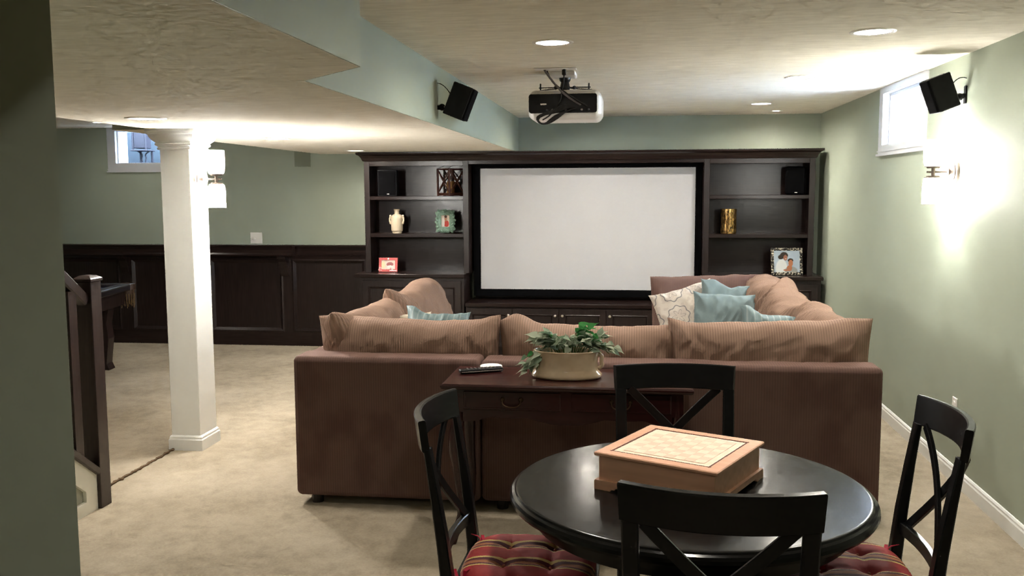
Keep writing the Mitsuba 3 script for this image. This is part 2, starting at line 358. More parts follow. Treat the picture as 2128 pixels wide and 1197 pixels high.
struct('wall_near', ext(Polygon([(-3.4, 1.66), (-1.083, 1.66), (-1.192, 1.80), (-3.4, 1.80)]), ZS), 'wall', 'sage green wall end close by at the left edge', 'wall')
# baseboard along the right wall
bbp = Polygon([(0, 0), (.016, 0), (.016, .07), (.012, .078), (.012, .088), (.006, .096), (0, .098)])
def baseboard_x(x, y0, y1, s): return ext_y(Polygon([(x+s*a, b) for a, b in bbp.exterior.coords]), y0, y1)
struct('baseboard_right', baseboard_x(XR, YN, 9.2, -1), 'white_paint', 'white moulded baseboard along the right wall', 'baseboard')
# windows
def window(k, label, where):
    w = tag(key_for(k), label, 'window', kind='structure')
    if where == 'right':
        tr = lambda m: m
        c = XR
        fr = Polygon([(6.32, 1.938), (7.45, 1.938), (7.45, 2.438), (6.32, 2.438)]).difference(sbox(WY0, WZ0+.012, WY1, WZ1-.01))
        obj('casing', ext_x(fr, c-.018, c), 'white_window', w)
        obj('casing_bead', ext_x(Polygon([(6.30, 1.932), (7.47, 1.932), (7.47, 1.948), (6.30, 1.948)]), c-.030, c), 'white_window', w)
        obj('casing_bead', ext_x(Polygon([(6.31, 1.962), (7.46, 1.962), (7.46, 1.972), (6.31, 1.972)]), c-.024, c), 'white_window', w)
        jb = sbox(WY0, WZ0, WY1, WZ1).difference(sbox(WY0+.008, WZ0+.008, WY1-.008, WZ1-.008))
        obj('jamb', ext_x(jb, c-.017, c+.25), 'white_window', w)
        sash = sbox(WY0+.008, WZ0+.008, WY1-.008, WZ1-.008).difference(sbox(WY0+.035, WZ0+.035, WY1-.035, WZ1-.03))
        obj('sash', ext_x(sash, c+.03, c+.06), 'white_window', w)
        m, _ = quad((c+.045, WY0+.03, WZ0+.03), (c+.045, WY1-.03, WZ0+.03), (c+.045, WY1-.03, WZ1-.025), (c+.045, WY0+.03, WZ1-.025))
        obj('pane', m, 'pane', w)
    else:
        fr = sbox(-5.785, 1.912, -4.745, 2.393).difference(sbox(LX0+.01, LZ0+.01, LX1-.01, LZ1-.005))
        obj('casing', ext_y(fr, YB-.018, YB), 'white_window', w)
        obj('casing_bead', ext_y(sbox(-5.795, 1.905, -4.735, 1.921), YB-.030, YB), 'white_window', w)
        obj('casing_bead', ext_y(sbox(-5.79, 1.934, -4.74, 1.944), YB-.024, YB), 'white_window', w)
        jb = sbox(LX0, LZ0, LX1, LZ1).difference(sbox(LX0+.006, LZ0+.006, LX1-.006, LZ1-.006))
        obj('jamb', ext_y(jb, YB-.017, YB+.25), 'white_window', w)
        sash = sbox(LX0+.006, LZ0+.006, LX1-.006, LZ1-.006).difference(sbox(LX0+.02, LZ0+.015, LX1-.02, LZ1-.012))
        obj('sash', ext_y(sash, YB+.03, YB+.06), 'white_window', w)
        m, _ = quad((LX0+.01, YB+.045, LZ0+.01), (LX1-.01, YB+.045, LZ0+.01), (LX1-.01, YB+.045, LZ1-.01), (LX0+.01, YB+.045, LZ1-.01))
        obj('pane', m, 'pane', w)
window('window_1', 'small bright white framed window high on the right wall', 'right')
window('window_2', 'small white framed window high on the back wall behind the column', 'back')
# the window well outside the back window, and a stand in it
wl = tag(key_for('trim_1'), 'pale window well outside the back window', 'window well', kind='structure')
obj('well_wall', bx(-7.2, -3.2, 11.3, 11.45, 1.4, 2.9), 'concrete', wl)
obj('well_side', bx(-6.62, -6.56, YB+.25, 11.3, 1.4, 2.9), 'well_blue', wl)
obj('well_floor', bx(-7.2, -3.2, YB+.25, 11.3, 1.3, 1.4), 'concrete', wl)
st = thing('plant_stand', 'grey square planter box on scrolled legs seen through the back window', 'plant stand')
obj('box', bx(-6.13, -5.98, 10.95, 11.10, 2.225, 2.425, .006), 'stand_grey', st)
obj('ledge', bx(-6.16, -5.95, 10.92, 11.13, 2.190, 2.205, .004), 'stand_grey', st)
obj('upright', bx(-6.15, -6.13, 10.94, 10.96, 2.20, 2.46, .002), 'stand_grey', st)
obj('upright', bx(-5.98, -5.96, 10.94, 10.96, 2.20, 2.46, .002), 'stand_grey', st)
for s, x in ((1, -6.13), (-1, -5.98)):
    th = np.linspace(0, 1, 22)
    pth = np.stack([x + s*(.06*np.sin(th*PI*1.0)+.015*np.sin(th*PI*3)), np.full(22, 11.05), 2.19 - th*.17], 1)
    obj('scroll_leg', tube(pth, .009, 8), 'stand_grey', st, True)
    obj('foot_leg', bx(x-.01, x+.01, 11.1, 11.12, 1.40, 2.19), 'stand_grey', st)

# ------------------------------------------------------------------ wainscoting on the back wall
ws = tag(key_for('trim_2'), 'dark espresso panelled wainscoting along the back wall', 'wainscoting', kind='structure')
WF = YB-.045                     # front plane of stiles and rails
WX0, WX1 = XL, -2.76
obj('backing', bx(WX0, WX1, YB-.02, YB, 0, 1.09), 'espresso', ws)
obj('base_rail', bx(WX0, WX1, WF, YB-.02, 0, .15), 'espresso_flat', ws)
obj('top_rail', bx(WX0, WX1, WF, YB-.02, .955, 1.09), 'espresso_flat', ws)
stx = [(-7.4, -7.0), (-5.69, -5.56), (-4.74, -4.63), (-3.79, -3.69), (-2.86, -2.76)]
for a, b in stx: obj('stile', bx(a, b, WF, YB-.02, .15, .955), 'espresso', ws)
for (a0, a1), (b0, b1) in zip(stx[:-1], stx[1:]):
    obj('panel', recess_panel(a1, b0, .15, .955, WF, .022, .045), 'espresso', ws)
cap = Polygon([(WF+.02, 1.085), (WF-.028, 1.085), (WF-.034, 1.095), (WF-.034, 1.108), (YB, 1.110), (YB, 1.085)])
obj('cap_rail', ext_x(cap, WX0, WX1), 'espresso_flat', ws)
for z in (.985, 1.0): obj('bead', bx(-3.62, WX1, WF-.010, WF, z, z+.008, .002), 'espresso_flat', ws)
# deep drink ledge on the left, with brackets
lg = thing('drink_ledge', 'dark wooden drink ledge on brackets above the wainscot panels', 'ledge')
led = Polygon([(WF-.04, .992), (WF-.135, .992), (WF-.150, 1.0), (WF-.150, 1.012), (WF-.138, 1.03), (WF-.128, 1.06), (WF-.128, 1.094), (WF-.145, 1.10), (WF-.145, 1.114), (WF-.04, 1.114)])
obj('shelf_board', ext_x(led, WX0+.01, -3.63), 'espresso_flat', lg)
for x in (-3.76, -5.60):
    br = Polygon([(WF-.001, .990), (WF-.13, .990), (WF-.13, .965), (WF-.085, .93), (WF-.05, .86), (WF-.04, .80), (WF-.015, .77), (WF-.001, .77)])
    obj('bracket', ext_x(br, x-.045, x+.045), 'espresso', lg)
# ------------------------------------------------------------------ column
col = thing('column', 'square white column with moulded capital carrying the left sconce', 'column')
CX0, CX1, CY0, CY1 = -3.0, -2.80, 5.67, 5.91
obj('shaft', bx(CX0, CX1, CY0, CY1, 0, ZS, .004), 'white_paint', col)
def ring(prof, x0, x1, y0, y1):   # square mouldings: list of (offset, z) pairs
    P = np.array([[(x0-o, y0-o, z), (x1+o, y0-o, z), (x1+o, y1+o, z), (x0-o, y1+o, z)] for o, z in prof], float)
    return skin(P)
obj('base', ring([(.016, 0), (.016, .07), (.011, .078), (.011, .088), (.005, .096), (0.0005, .099)], CX0, CX1, CY0, CY1), 'white_paint', col)
obj('capital', ring([(.0005, 1.955), (.010, 1.957), (.012, 1.968), (.006, 1.972), (.010, 1.978), (.020, 1.984), (.022, 1.992), (.016, 1.998), (.020, 2.004), (.034, 2.016), (.046, 2.034), (.052, 2.050), (.060, 2.054), (.062, 2.066), (.066, 2.072), (.066, ZS-.0005)], CX0, CX1, CY0, CY1), 'white_paint', col)
# carpet seam beside the column
rs = np.random.default_rng(3)
yy = np.linspace(4.90, 5.645, 60)
seam = np.stack([-2.985 + rs.normal(0, .004, 60), yy, .004 + np.abs(rs.normal(0, .003, 60))], 1)
sm = obj('carpet_seam', tube(seam, .006 + np.abs(rs.normal(0, .002, 60)), 6), 'carpet_edge', None, True)
tag(sm, 'ragged dark carpet seam running from the newel post to the column', 'carpet seam')

# ------------------------------------------------------------------ recessed lights
def can(kind, x, y, z, r, L, label, group=None):
    k = thing(kind, label, 'recessed light', group)
    obj('trim_ring', lathe([(r-.003, z+.0035), (r-.004, z-.002), (r+.004, z-.006), (r+.018, z-.004), (r+.022, z-.0002)], 40, x, y), 'lamp_trim', k, 40)
    obj('baffle', lathe([(r-.004, z+.002), (r-.006, z+.05), (r-.012, z+.09), (.001, z+.092)], 32, x, y), 'lamp_trim', k, 40)
    q = r-.010
    dome = lathe([(.0001, z+.004), (q*.4, z+.006), (q*.75, z+.012), (q*.95, z+.022), (q, z+.034)], 32, x, y)
    n = dome.face_normals.mean(0)
    if n[2] > 0: dome.invert()
    obj('lamp', dome, 'bulb_dummy', k, True, emit=[L*c for c in WARM], pick=2.0)
names = ['recessed ceiling light nearest the right window wall, largest', 'recessed ceiling light in the middle of the right row', 'recessed ceiling light farthest along the right row', 'recessed ceiling light directly above the projector', 'recessed ceiling light hidden behind the projector', 'added unseen ceiling light above the viewer, brightening the near wall', 'added unseen ceiling light over the round dining table, brightening the box lid']
for (x, y), t in zip(CANS_MAIN, names): can('recessed_light', x, y, ZC, RC-.001, CAN_L, t, 'recessed lights in the main ceiling')
names = ['recessed light in the soffit left of the column, nearest', 'recessed light in the soffit right of the column', 'recessed light in the soffit just before the left bookcase']
for (x, y), t in zip(CANS_SOFF, names): can('recessed_light', x, y, ZS, RC-.001, CAN_L, t, 'recessed lights in the soffit')
for x, y in CANS_LEFT: can('recessed_light', x, y, ZL, RC-.001, CAN_L*.3, 'recessed light in the high left ceiling above the back window')
for x, y in PUCKS_MAIN: can('puck_light', x, y, ZC, RP-.001, PUCK_L*2.8, 'small puck light above the right bookcase', 'puck lights above the bookcases')
for x, y in PUCKS_SOFF: can('puck_light', x, y, ZS, RP-.001, PUCK_L, 'small puck light above the left bookcase', 'puck lights above the bookcases')

# ------------------------------------------------------------------ sconces
def sconce(x, y, z, s, label, power):      # wall plane x, arm goes in direction s along x
    k = thing('wall_sconce', label, 'wall sconce', 'two-shade wall sconces')
    R = lambda m: rot(m, 90*s, (0, 1, 0))
    d = .125
    pl = lathe([(.0001, .020), (.060, .020), (.070, .016), (.074, .010), (.075, 0), (.0001, 0)], 40)
    obj('backplate', mv(R(pl), x, y, z), 'nickel', k, 35)
    obj('cup', mv(R(lathe([(.058, .0195), (.060, .024), (.044, .026), (.030, .045), (.040, .050), (.0001, .050)], 36)), x, y, z), 'nickel', k, 35)
    obj('arm', tube([(x+s*.045, y, z), (x+s*(d+.035), y, z)], .0055, 10), 'nickel', k, True)
    cx = x+s*d
    obj('stem', lathe([(.0001, z-.024), (.010, z-.024), (.010, z+.024), (.0001, z+.024)], 20, cx, y), 'nickel', k, 40)
    for q in (1, -1):
        zz = z + q*.022
        pts = [(.0001, 0), (.034, 0), (.036, .006), (.046, .008), (.047, .011), (.0001, .011)]
        obj('holder', lathe([(r_, zz + q*h) for r_, h in pts], 32, cx, y), 'nickel', k, 35)
        z0 = zz + q*.012
        sh = lathe([(.044, 0), (.051, .012), (.0555, .05), (.056, .09), (.0545, .15), (.0515, .15), (.053, .09), (.0525, .05), (.048, .014), (.042, .002), (.044, 0)], 40)
        if q < 0: sh.apply_transform(np.diag([1, 1, -1, 1])); sh.invert()
        sh = mv(sh, cx, y, z0)
        n = sh.face_normals; cc = sh.triangles_center - (cx, y, 0)
        out = (n[:, :2]*cc[:, :2]).sum(1)[np.hypot(cc[:, 0], cc[:, 1]) > .0535].mean()
        if out < 0: sh.invert()
        obj('glass_shade', sh, 'bulb_dummy', k, 40, emit=[power*SHADE_L*c for c in SCONCE_TINT], pick=5.0)
        b = trimesh.creation.icosphere(2, .024); b = mv(b, cx, y, z0+q*.085)
        obj('bulb', b, 'bulb_dummy', k, True, emit=[power*BULB_L*c for c in SCONCE_TINT], pick=1.5)
sconce(XR, 5.745, 1.785, -1, 'glowing two-shade nickel wall sconce below the right wall speaker', .36)
sconce(CX1, 5.775, 1.770, 1, 'glowing two-shade nickel sconce on the white column', 1.12)

# ------------------------------------------------------------------ built-in shelves and media cabinet
SH1, SH2, CT = 1.632, 1.248, .845
def bookcase(x0, x1, sx0, sx1, label):
    """upper tower x0..x1, lower base and counter sx0..sx1"""
    k = thing('bookcase', label, 'bookcase', 'built-in bookcases beside the screen')
    F, Bk = 9.40, YB-.004
    obj('side_panel', bx(x0, x0+.02, F+.02, Bk, CT, 1.99), 'espresso', k)
    obj('side_panel', bx(x1-.02, x1, F+.02, Bk, CT, 1.99), 'espresso', k)
    obj('back_panel', bx(x0+.02, x1-.02, Bk-.03, Bk-.001, CT, 1.99), 'espresso_flat', k)
    obj('stile', bx(x0, x0+.055, F, F+.02, CT, 1.99, .002), 'espresso', k)
    obj('stile', bx(x1-.055, x1, F, F+.02, CT, 1.99, .002), 'espresso', k)
    obj('top_rail', bx(x0+.055, x1-.055, F, F+.02, 1.940, 1.99, .002), 'espresso_flat', k)
    obj('top_board', bx(x0+.02, x1-.02, F+.02, Bk-.03, 1.972, 1.988), 'espresso_flat', k)
    for z in (SH1, SH2): obj('shelf', bx(x0+.02, x1-.02, F+.012, Bk-.03, z-.036, z, .002), 'espresso_flat', k)
    obj('counter', bx(sx0, sx1, 9.235, Bk, CT-.034, CT, .004), 'espresso_flat', k)
    b0, b1 = sx0+.05, sx1-.012
    obj('base_case', bx(b0, b1, 9.29, Bk, .09, CT-.034), 'espresso', k)
    obj('plinth', bx(b0, b1, 9.33, Bk, 0, .09), 'espresso_flat', k)
    m = (b0+b1)/2
    for a, b in ((b0+.03, m-.004), (m+.004, b1-.03)):
        dk = obj('door', cut(bx(a, b, 9.268, 9.29, .12, .775, .002), bx(a+.06, b-.06, 9.2, 9.3, .18, .712)), 'espresso', k)
        obj('door_panel', recess_panel(a+.058, b-.058, .178, .714, 9.268, .014, .022), 'espresso', dk)
    return k
bookcase(-2.755, -1.668, -2.835, -1.690, 'dark built-in bookcase left of the screen with vase and lantern')
bookcase(.685, 1.742, .690, 1.815, 'dark built-in bookcase right of the screen by the window wall')
cr = thing('cornice', 'dark crown moulding spanning both bookcases and the screen', 'cornice')
prof = Polygon([(9.40, 1.9895), (9.396, 1.9895), (9.390, 2.000), (9.385, 2.000), (9.378, 2.020), (9.360, 2.044), (9.340, 2.056), (9.336, 2.056), (9.332, 2.070), (9.332, 2.078), (YB-.004, 2.078), (YB-.004, 1.9895)])
offs = [(.010, 1.990), (.015, 2.000), (.022, 2.020), (.040, 2.044), (.060, 2.056), (.064, 2.056), (.068, 2.070), (.068, 2.078)]
P = np.array([[(-2.755-o, 9.40-o, z), (1.742+o, 9.40-o, z), (1.742+o, YB-.003, z), (-2.755-o, YB-.003, z)] for o, z in offs], float)
obj('crown', skin(P), 'espresso_flat', cr)
obj('header', bx(-1.666, .683, 9.41, 9.43, 1.955, 1.9895), 'espresso_flat', cr)
mc = thing('media_cabinet', 'long low dark media cabinet under the projection screen', 'cabinet')
MT, F = .555, 9.25
obj('worktop', bx(-1.683, .683, F-.012, YB-.004, MT-.036, MT, .004), 'espresso_flat', mc)
obj('case', bx(-1.683, .683, F+.03, YB-.006, .09, MT-.037), 'espresso', mc)
obj('plinth', bx(-1.683, .683, F+.08, YB-.01, 0, .09), 'espresso_flat', mc)
obj('recess_back', bx(-1.664, .681, YB-.024, YB-.005, MT, 1.9893), 'espresso', mc)
for i in range(5):
    a = -1.675 + i*.4715; b = a + .4675
    dk = obj('door', cut(bx(a, b, F+.008, F+.03, .11, .505, .002), bx(a+.06, b-.06, F-.1, F+.1, .17, .445)), 'espresso', mc)
    obj('door_panel', recess_panel(a+.058, b-.058, .168, .447, F+.008, .014, .02), 'espresso', dk)
    kx = b-.035 if i < 2 else a+.035
    kb = rot(lathe([(.0001, 0), (.006, .001), (.006, .014), (.013, .018), (.0145, .024), (.011, .030), (.0001, .032)], 20), 90, (1, 0, 0))
    obj('knob', mv(kb, kx, F+.008, .437), 'knob', dk, True)
scr = thing('projection_screen', 'large blank white projection screen in a black velvet frame', 'projection screen')
obj('frame', ext_y(sbox(-1.650, .592, .678, 1.972).difference(sbox(-1.578, .664, .616, 1.913)), 9.585, 9.63), 'velvet_black', scr)
obj('screen_surface', bx(-1.58, .618, 9.605, 9.612, .660, 1.916), 'screen', scr)
obj('mounting_rail', bx(-1.3, .34, 9.63, YB-.024, 1.80, 1.85), 'black_plastic', scr)
obj('mounting_rail', bx(-1.3, .34, 9.63, YB-.024, .75, .80), 'black_plastic', scr)

# ------------------------------------------------------------------ things on the shelves
def shelf_speaker(x, y, z, w, d, h, yaw, label, round_=.02, logo=None):
    k = thing('shelf_speaker', label, 'speaker', 'small black shelf speakers')
    tr = lambda m: mv(rot(m, yaw, (0, 0, 1)), x, y, z)
    obj('cabinet', tr(rbx(-w/2, w/2, -d/2, d/2, 0, h, round_)), 'black_gloss', k, 30)
    obj('grille', tr(rbx(-w/2+.010, w/2-.010, -d/2-.010, -d/2+.02, .012, h-.010, .009)), 'velvet_black', k, 30)
    if logo: obj('badge', tr(bx(logo-.012, logo+.012, -d/2-.0115, -d/2-.0095, .020, .028)), 'plastic_white', k)
shelf_speaker(-2.535, 9.52, SH1, .20, .17, .272, 8, 'black box speaker at the left end of the upper left shelf', .008, .01)
shelf_speaker(1.588, 9.60, SH1, .195, .16, .280, -10, 'black rounded speaker on the upper right shelf', .028, .01)
# lantern
ln = thing('lantern', 'dark wooden lantern with crossed bars on the upper left shelf', 'lantern')
LX, LY, LA, LS, LH = -1.885, 9.585, -40, .190, .285
tl = lambda m: mv(rot(m, LA, (0, 0, 1)), LX, LY, SH1)
h_ = LS/2
for sx in (-1, 1):
    for sy in (-1, 1): obj('post', tl(bx(sx*h_-.009, sx*h_+.009, sy*h_-.009, sy*h_+.009, 0, LH, .002)), 'lantern_wood', ln)
obj('base_board', tl(bx(-h_, h_, -h_, h_, .006, .020)), 'lantern_wood', ln)
for sx in (-1, 1):
    for z in (.020, LH-.016):
        obj('rail', tl(bx(-h_, h_, sx*h_-.008, sx*h_+.008, z, z+.014, .002)), 'lantern_wood', ln)
        obj('rail', tl(bx(sx*h_-.008, sx*h_+.008, -h_, h_, z, z+.014, .002)), 'lantern_wood', ln)
    for q in (-1, 1):
        obj('cross_bar', tl(bar([(-q*h_, sx*h_, .03), (q*h_, sx*h_, LH-.015)], .012, .012, (0, 1, 0))), 'lantern_wood', ln)
        obj('cross_bar', tl(bar([(sx*h_, -q*h_, .03), (sx*h_, q*h_, LH-.015)], .012, .012, (1, 0, 0))), 'lantern_wood', ln)
obj('candle', tl(lathe([(.0001, .020), (.04, .020), (.04, .150), (.034, .153), (.0001, .150)], 28)), 'candle', ln, 40)
for sx in (-1, 1): obj('handle_wire', tl(tube([(sx*h_*.9, -h_, LH), (sx*h_*.6+.02, h_*.2, LH+.052)], .003, 6)), 'metal_dark', ln)
# cream vase with handles
vs = thing('vase', 'cream ceramic vase with two gilt side handles on the left shelf', 'vase')
VX, VY = -2.455, 9.55
obj('body', lathe([(.0001, 0), (.048, 0), (.050, .006), (.047, .016), (.056, .022), (.060, .032), (.062, .150), (.058, .175), (.045, .190), (.027, .198), (.024, .212), (.026, .232), (.034, .246), (.033, .250), (.024, .248), (.020, .215), (.0001, .21)], 40, VX, VY, SH2), 'cream_ceramic', vs, 50)
for s in (-1, 1):
    th = np.linspace(-.5*PI, .5*PI, 20)
    pth = np.stack([VX + s*(.062 + .010*np.cos(th) + .003*np.cos(3*th)), np.full(20, VY-.012), SH2 +   .140 + .038*np.sin(th)], 1)
    obj('handle', tube(pth, .0075 + .003*np.abs(np.sin(th*3)), 10), 'cream_ceramic', vs, True)
    for z in (.180, .104): obj('boss', mv(trimesh.creation.icosphere(2, .012), VX+s*.066, VY-.012, SH2+z), 'cream_ceramic', vs, True)
# ornate green frame
def picture(kind, label, x, y, z, w, h, lean, yaw, build):
    k = thing(kind, label, 'photo frame', 'framed photos on the shelves')
    tr = lambda m: mv(rot(rot(m, lean, (1, 0, 0)), yaw, (0, 0, 1)), x, y, z)
    build(k, tr, w, h); return k
def photo_quad(tr, x0, x1, z0, z1, y):
    m, uv = quad((x0, y, z0), (x1, y, z0), (x1, y, z1), (x0, y, z1)); return tr(m), uv
def green_frame(k, tr, w, h):
    pts = []
    for a in np.linspace(0, 2*PI, 200, endpoint=False):
        c, s = math.cos(a), math.sin(a); m_ = 1/max(abs(c)**5+abs(s)**5, 1e-9)**(1/5)
        q = .97 + .075*math.sin(a*18) + .05*math.cos(a*8)
        pts.append((w/2*c*m_*q, h/2 + h/2*s*m_*min(q, 1.03) if s > -.9 else h/2 + h/2*s*m_*.985))
    outer = Polygon(pts).buffer(0); inner = sbox(-w*.20, h*.25, w*.20, h*.75)
    m = ext_y(outer.difference(inner), -.012, .008)
    m = m.subdivide().subdivide(); v = m.vertices.copy()
    f = v[:, 1] < -.010
    v[f, 1] -= (meshkit.fbm(v[f]*60, 3)-.35)*.020
    m.vertices = v; obj('ornate_border', tr(m), 'verdigris', k, 50)
    for i in range(22):
        a = 2*PI*i/22; c, s = math.cos(a), math.sin(a); m_ = 1/max(abs(c)**5+abs(s)**5, 1e-9)**(1/5)
        b = mv(trimesh.creation.icosphere(2, .013), w*.41*c*m_, -.012, h/2+h*.43*s*m_)
        obj('scroll_boss', tr(b), 'verdigris', k, True)
    m, uv = photo_quad(tr, -w*.22, w*.22, h*.23, h*.77, -.004); obj('photo', m, 'snapshot', k, uv=uv)
    obj('easel_back', tr(bx(-.03, .03, .008, .014, .02, h*.8)), 'black_plastic', k)
    obj('easel_leg', tr(bar([(0, .01, h*.7), (0, .075, -.008)], .03, .004, (0, 0, 1))), 'black_plastic', k)
picture('photo_frame', 'ornate green scrolled photo frame on the left middle shelf', -1.935, 9.53, SH2+.004, .205, .245, -12, 12, green_frame)
def red_frame(k, tr, w, h):
    obj('border', tr(ext_y(frame_poly(-w/2, w/2, 0, h, .026), -.008, .006)), 'red_frame', k)
    m, uv = photo_quad(tr, -w/2+.024, w/2-.024, .024, h-.024, -.002); obj('photo', m, 'snapshot_pink', k, uv=uv)
    for cx, cz, r, mm in ((-w/2+.012, .040, .013, 'pink'), (-w/2+.004, .020, .011, 'pink'), (-w/2+.022, .014, .010, 'pink'), (0, h-.012, .010, 'plastic_white'), (w*.22, .026, .011, 'plastic_white'), (w*.14, .036, .009, 'pink')):
        obj('bead', tr(mv(rot(lathe([(.0001, 0), (r, 0), (r*.8, .006), (.0001, .008)], 16), 90, (1, 0, 0)), cx, -.008, cz)), mm, k, 40)
    obj('trim_strip', tr(bx(w*.08, w*.46, -.010, -.007, .008, .016)), 'plastic_white', k)
    obj('easel_leg', tr(bar([(0, .006, h*.7), (0, .06, -.008)], .03, .004, (0, 0, 1))), 'black_plastic', k)
picture('photo_frame', 'small red photo frame on the left counter', -2.535, 9.46, CT+.003, .196, .148, -12, 3, red_frame)
def silver_frame(k, tr, w, h):
    m = ext_y(frame_poly(-w/2, w/2, 0, h, .026), -.010, .008)
    obj('border', tr(m), 'silver_frame', k)
    n_w, n_h = 12, 10
    s_ = trimesh.creation.icosphere(1, .010)
    for i in range(n_w):
        for zz in (.013, h-.013): obj('stud', tr(mv(s_, -w/2+.013+(w-.026)*i/(n_w-1), -.009, zz)), 'silver_frame', k, True)
    for i in range(1, n_h-1):
        for xx in (-w/2+.013, w/2-.013): obj('stud', tr(mv(s_, xx, -.009, .013+(h-.026)*i/(n_h-1))), 'silver_frame', k, True)
    m, uv = photo_quad(tr, -w/2+.025, w/2-.025, .025, h-.025, -.003); obj('photo', m, 'portrait', k, uv=uv)
    obj('easel_leg', tr(bar([(0, .008, h*.7), (0, .09, -.018)], .04, .004, (0, 0, 1))), 'black_plastic', k)
picture('photo_frame', 'silver studded frame holding a portrait of two people', 1.505, 9.44, CT+.003, .305, .265, -10, 5, silver_frame)
gv = thing('mosaic_vase', 'gold mosaic cylinder vase on the middle right shelf', 'vase')
obj('body', lathe([(.0001, 0), (.072, 0), (.076, .004), (.077, .030), (.076, .225), (.078, .240), (.076, .247), (.068, .245), (.068, .02), (.0001, .018)], 48, .942, 9.55, SH2), 'gold_mosaic', gv, 40)

# ------------------------------------------------------------------ wall fittings
ks = thing('volume_control', 'white square wall plate with a small knob above the wainscot', 'wall plate')
obj('plate', bx(-4.165, -4.03, YB-.010, YB, 1.118, 1.242, .003), 'plastic_white', ks)
obj('knob', mv(rot(lathe([(.0001, .024), (.013, .024), (.016, .002), (.0001, 0)], 20), 90, (1, 0, 0)), -4.12, YB-.010, 1.178), 'plastic_white', ks, 40)
ins = thing('in_wall_speaker', 'square sage painted in-wall speaker grille under the soffit', 'speaker')
obj('frame', ext_y(frame_poly(-3.637, -3.458, 1.952, 2.115, .014), YB-.008, YB), 'grille', ins)
obj('grille', bx(-3.624, -3.471, YB-.006, YB, 1.965, 2.102), 'grille', ins)
ou = thing('outlet_plate', 'white outlet plate low on the right wall behind the chair', 'wall plate')
obj('plate', bx(XR-.007, XR, 5.535, 5.61, .375, .490, .002), 'plastic_white', ou)
for z in (.408, .455): obj('socket', mv(rot(lathe([(.0001, .003), (.015, .003), (.016, 0), (.0001, 0)], 20), -90, (0, 1, 0)), XR-.007, 5.572, z), 'plastic_white', ou, 40)

# ------------------------------------------------------------------ wall speakers on brackets
def wall_speaker(X, s, y, z, ctr, tilt, yaw, size, label, wire):
    k = thing('wall_speaker', label, 'speaker', 'black surround speakers on wall brackets')
    w, d, h = size
    tr = lambda m: mv(rot(rot(m, tilt, (0, 1, 0)), yaw, (0, 0, 1)), *ctr)
    obj('cabinet', tr(rbx(-w/2, w/2, -d/2, d/2, -h/2, h/2, .007)), 'black_plastic', k, 30)
    obj('grille', tr(rbx(-s*w/2 - (.012 if s > 0 else .002), -s*w/2 + (.002 if s > 0 else .012), -d/2+.004, d/2-.004, -h/2+.004, h/2-.004, .005)), 'velvet_black', k, 30)
    br = obj('bracket', bx(min(X, X-s*.008), max(X, X-s*.008), y-.018, y+.018, z-.055, z+.045, .002), 'black_plastic', k)
    a = np.array([X-s*.008, y, z-.01]); b = np.array(tr(mv(trimesh.creation.icosphere(0, .001), s*w/2, 0, -h*.28)).vertices.mean(0))
    obj('ball_joint', tube([a, a*.55+b*.45], .014, 12), 'black_plastic', br, 40)
    obj('clamp_knob', mv(trimesh.creation.icosphere(2, .021), *(a*.5+b*.5)), 'black_plastic', br, True)
    obj('joint_pin', tube([a*.5+b*.5, b], .007, 10), 'nickel', br, 40)
    c = np.array(tr(mv(trimesh.creation.icosphere(0, .001), s*w/2, 0, h*.08)).vertices.mean(0))
    th = np.linspace(0, 1, 16)[:, None]
    e = np.array([X, y, z+.085 if wire is None else wire])
    mid = (c+e)/2 + np.array([0, 0, .045])
    obj('wire', tube((1-th)**2*c + 2*th*(1-th)*mid + th**2*e, .0026, 6), 'cable', k, True)
wall_speaker(XR, 1, 5.63, 2.220, (1.706, 5.60, 2.222), -21, 6, (.125, .115, .195), 'black surround speaker on a bracket beside the right window', None)
wall_speaker(-1.196, -1, 5.64, 2.200, (-1.040, 5.60, 2.220), 22, -2, (.125, .115, .200), 'black surround speaker on a bracket on the soffit face', 2.335)

# ------------------------------------------------------------------ projector
pj = thing('projector', 'white ceiling projector with black rear panel and bundled cables', 'projector')
PX0, PX1, PY0, PY1, PZ0, PZ1 = -.676, -.205, 5.98, 6.36, 2.128, 2.334
shell = rbx(PX0, PX1, PY0, PY1, PZ0, PZ1, .045, 3)
v = shell.vertices.copy(); q = (v[:, 0]-(PX0+PX1)/2)/((PX1-PX0)/2)
v[:, 2] = np.where(v[:, 2] > (PZ0+PZ1)/2, v[:, 2] - .020*np.abs(q)**3, v[:, 2] + .012*np.abs(q)**3)
v[:, 1] = np.where(v[:, 1] < (PY0+PY1)/2, v[:, 1] + .03*np.abs(q)**4, v[:, 1])
shell.vertices = v
obj('shell', shell, 'projector_white', pj, 35)
rp = shapely.affinity.scale(sbox(PX0+.010, PZ0+.048, PX1-.030, PZ1-.040).buffer(-.016).buffer(.016), 1, 1)
rear = obj('rear_panel', ext_y(rp, PY0-.004, PY0+.05), 'black_plastic', pj)
obj('label_plate', bx(PX0+.085, PX0+.122, PY0-.006, PY0-.004, PZ0+.098, PZ0+.107), 'plastic_white', rear)
for i, x in enumerate((-.55, -.515, -.47, -.43, -.395, -.33, -.285)):
    obj('port', mv(rot(lathe([(.0001, .012), (.006, .012), (.0075, 0), (.0001, 0)], 12), 90, (1, 0, 0)), x, PY0-.004, PZ0+.066), 'cable_grey' if i % 2 else 'metal_dark', rear, 40)
mt = obj('ceiling_mount', rbx(-.53, -.37, 5.96, 6.16, 2.405, 2.4395, .012), 'projector_white', pj, 30)
obj('socket_plate', bx(-.62, -.36, 5.84, 5.95, 2.4345, 2.4395, .002), 'lamp_trim', pj)
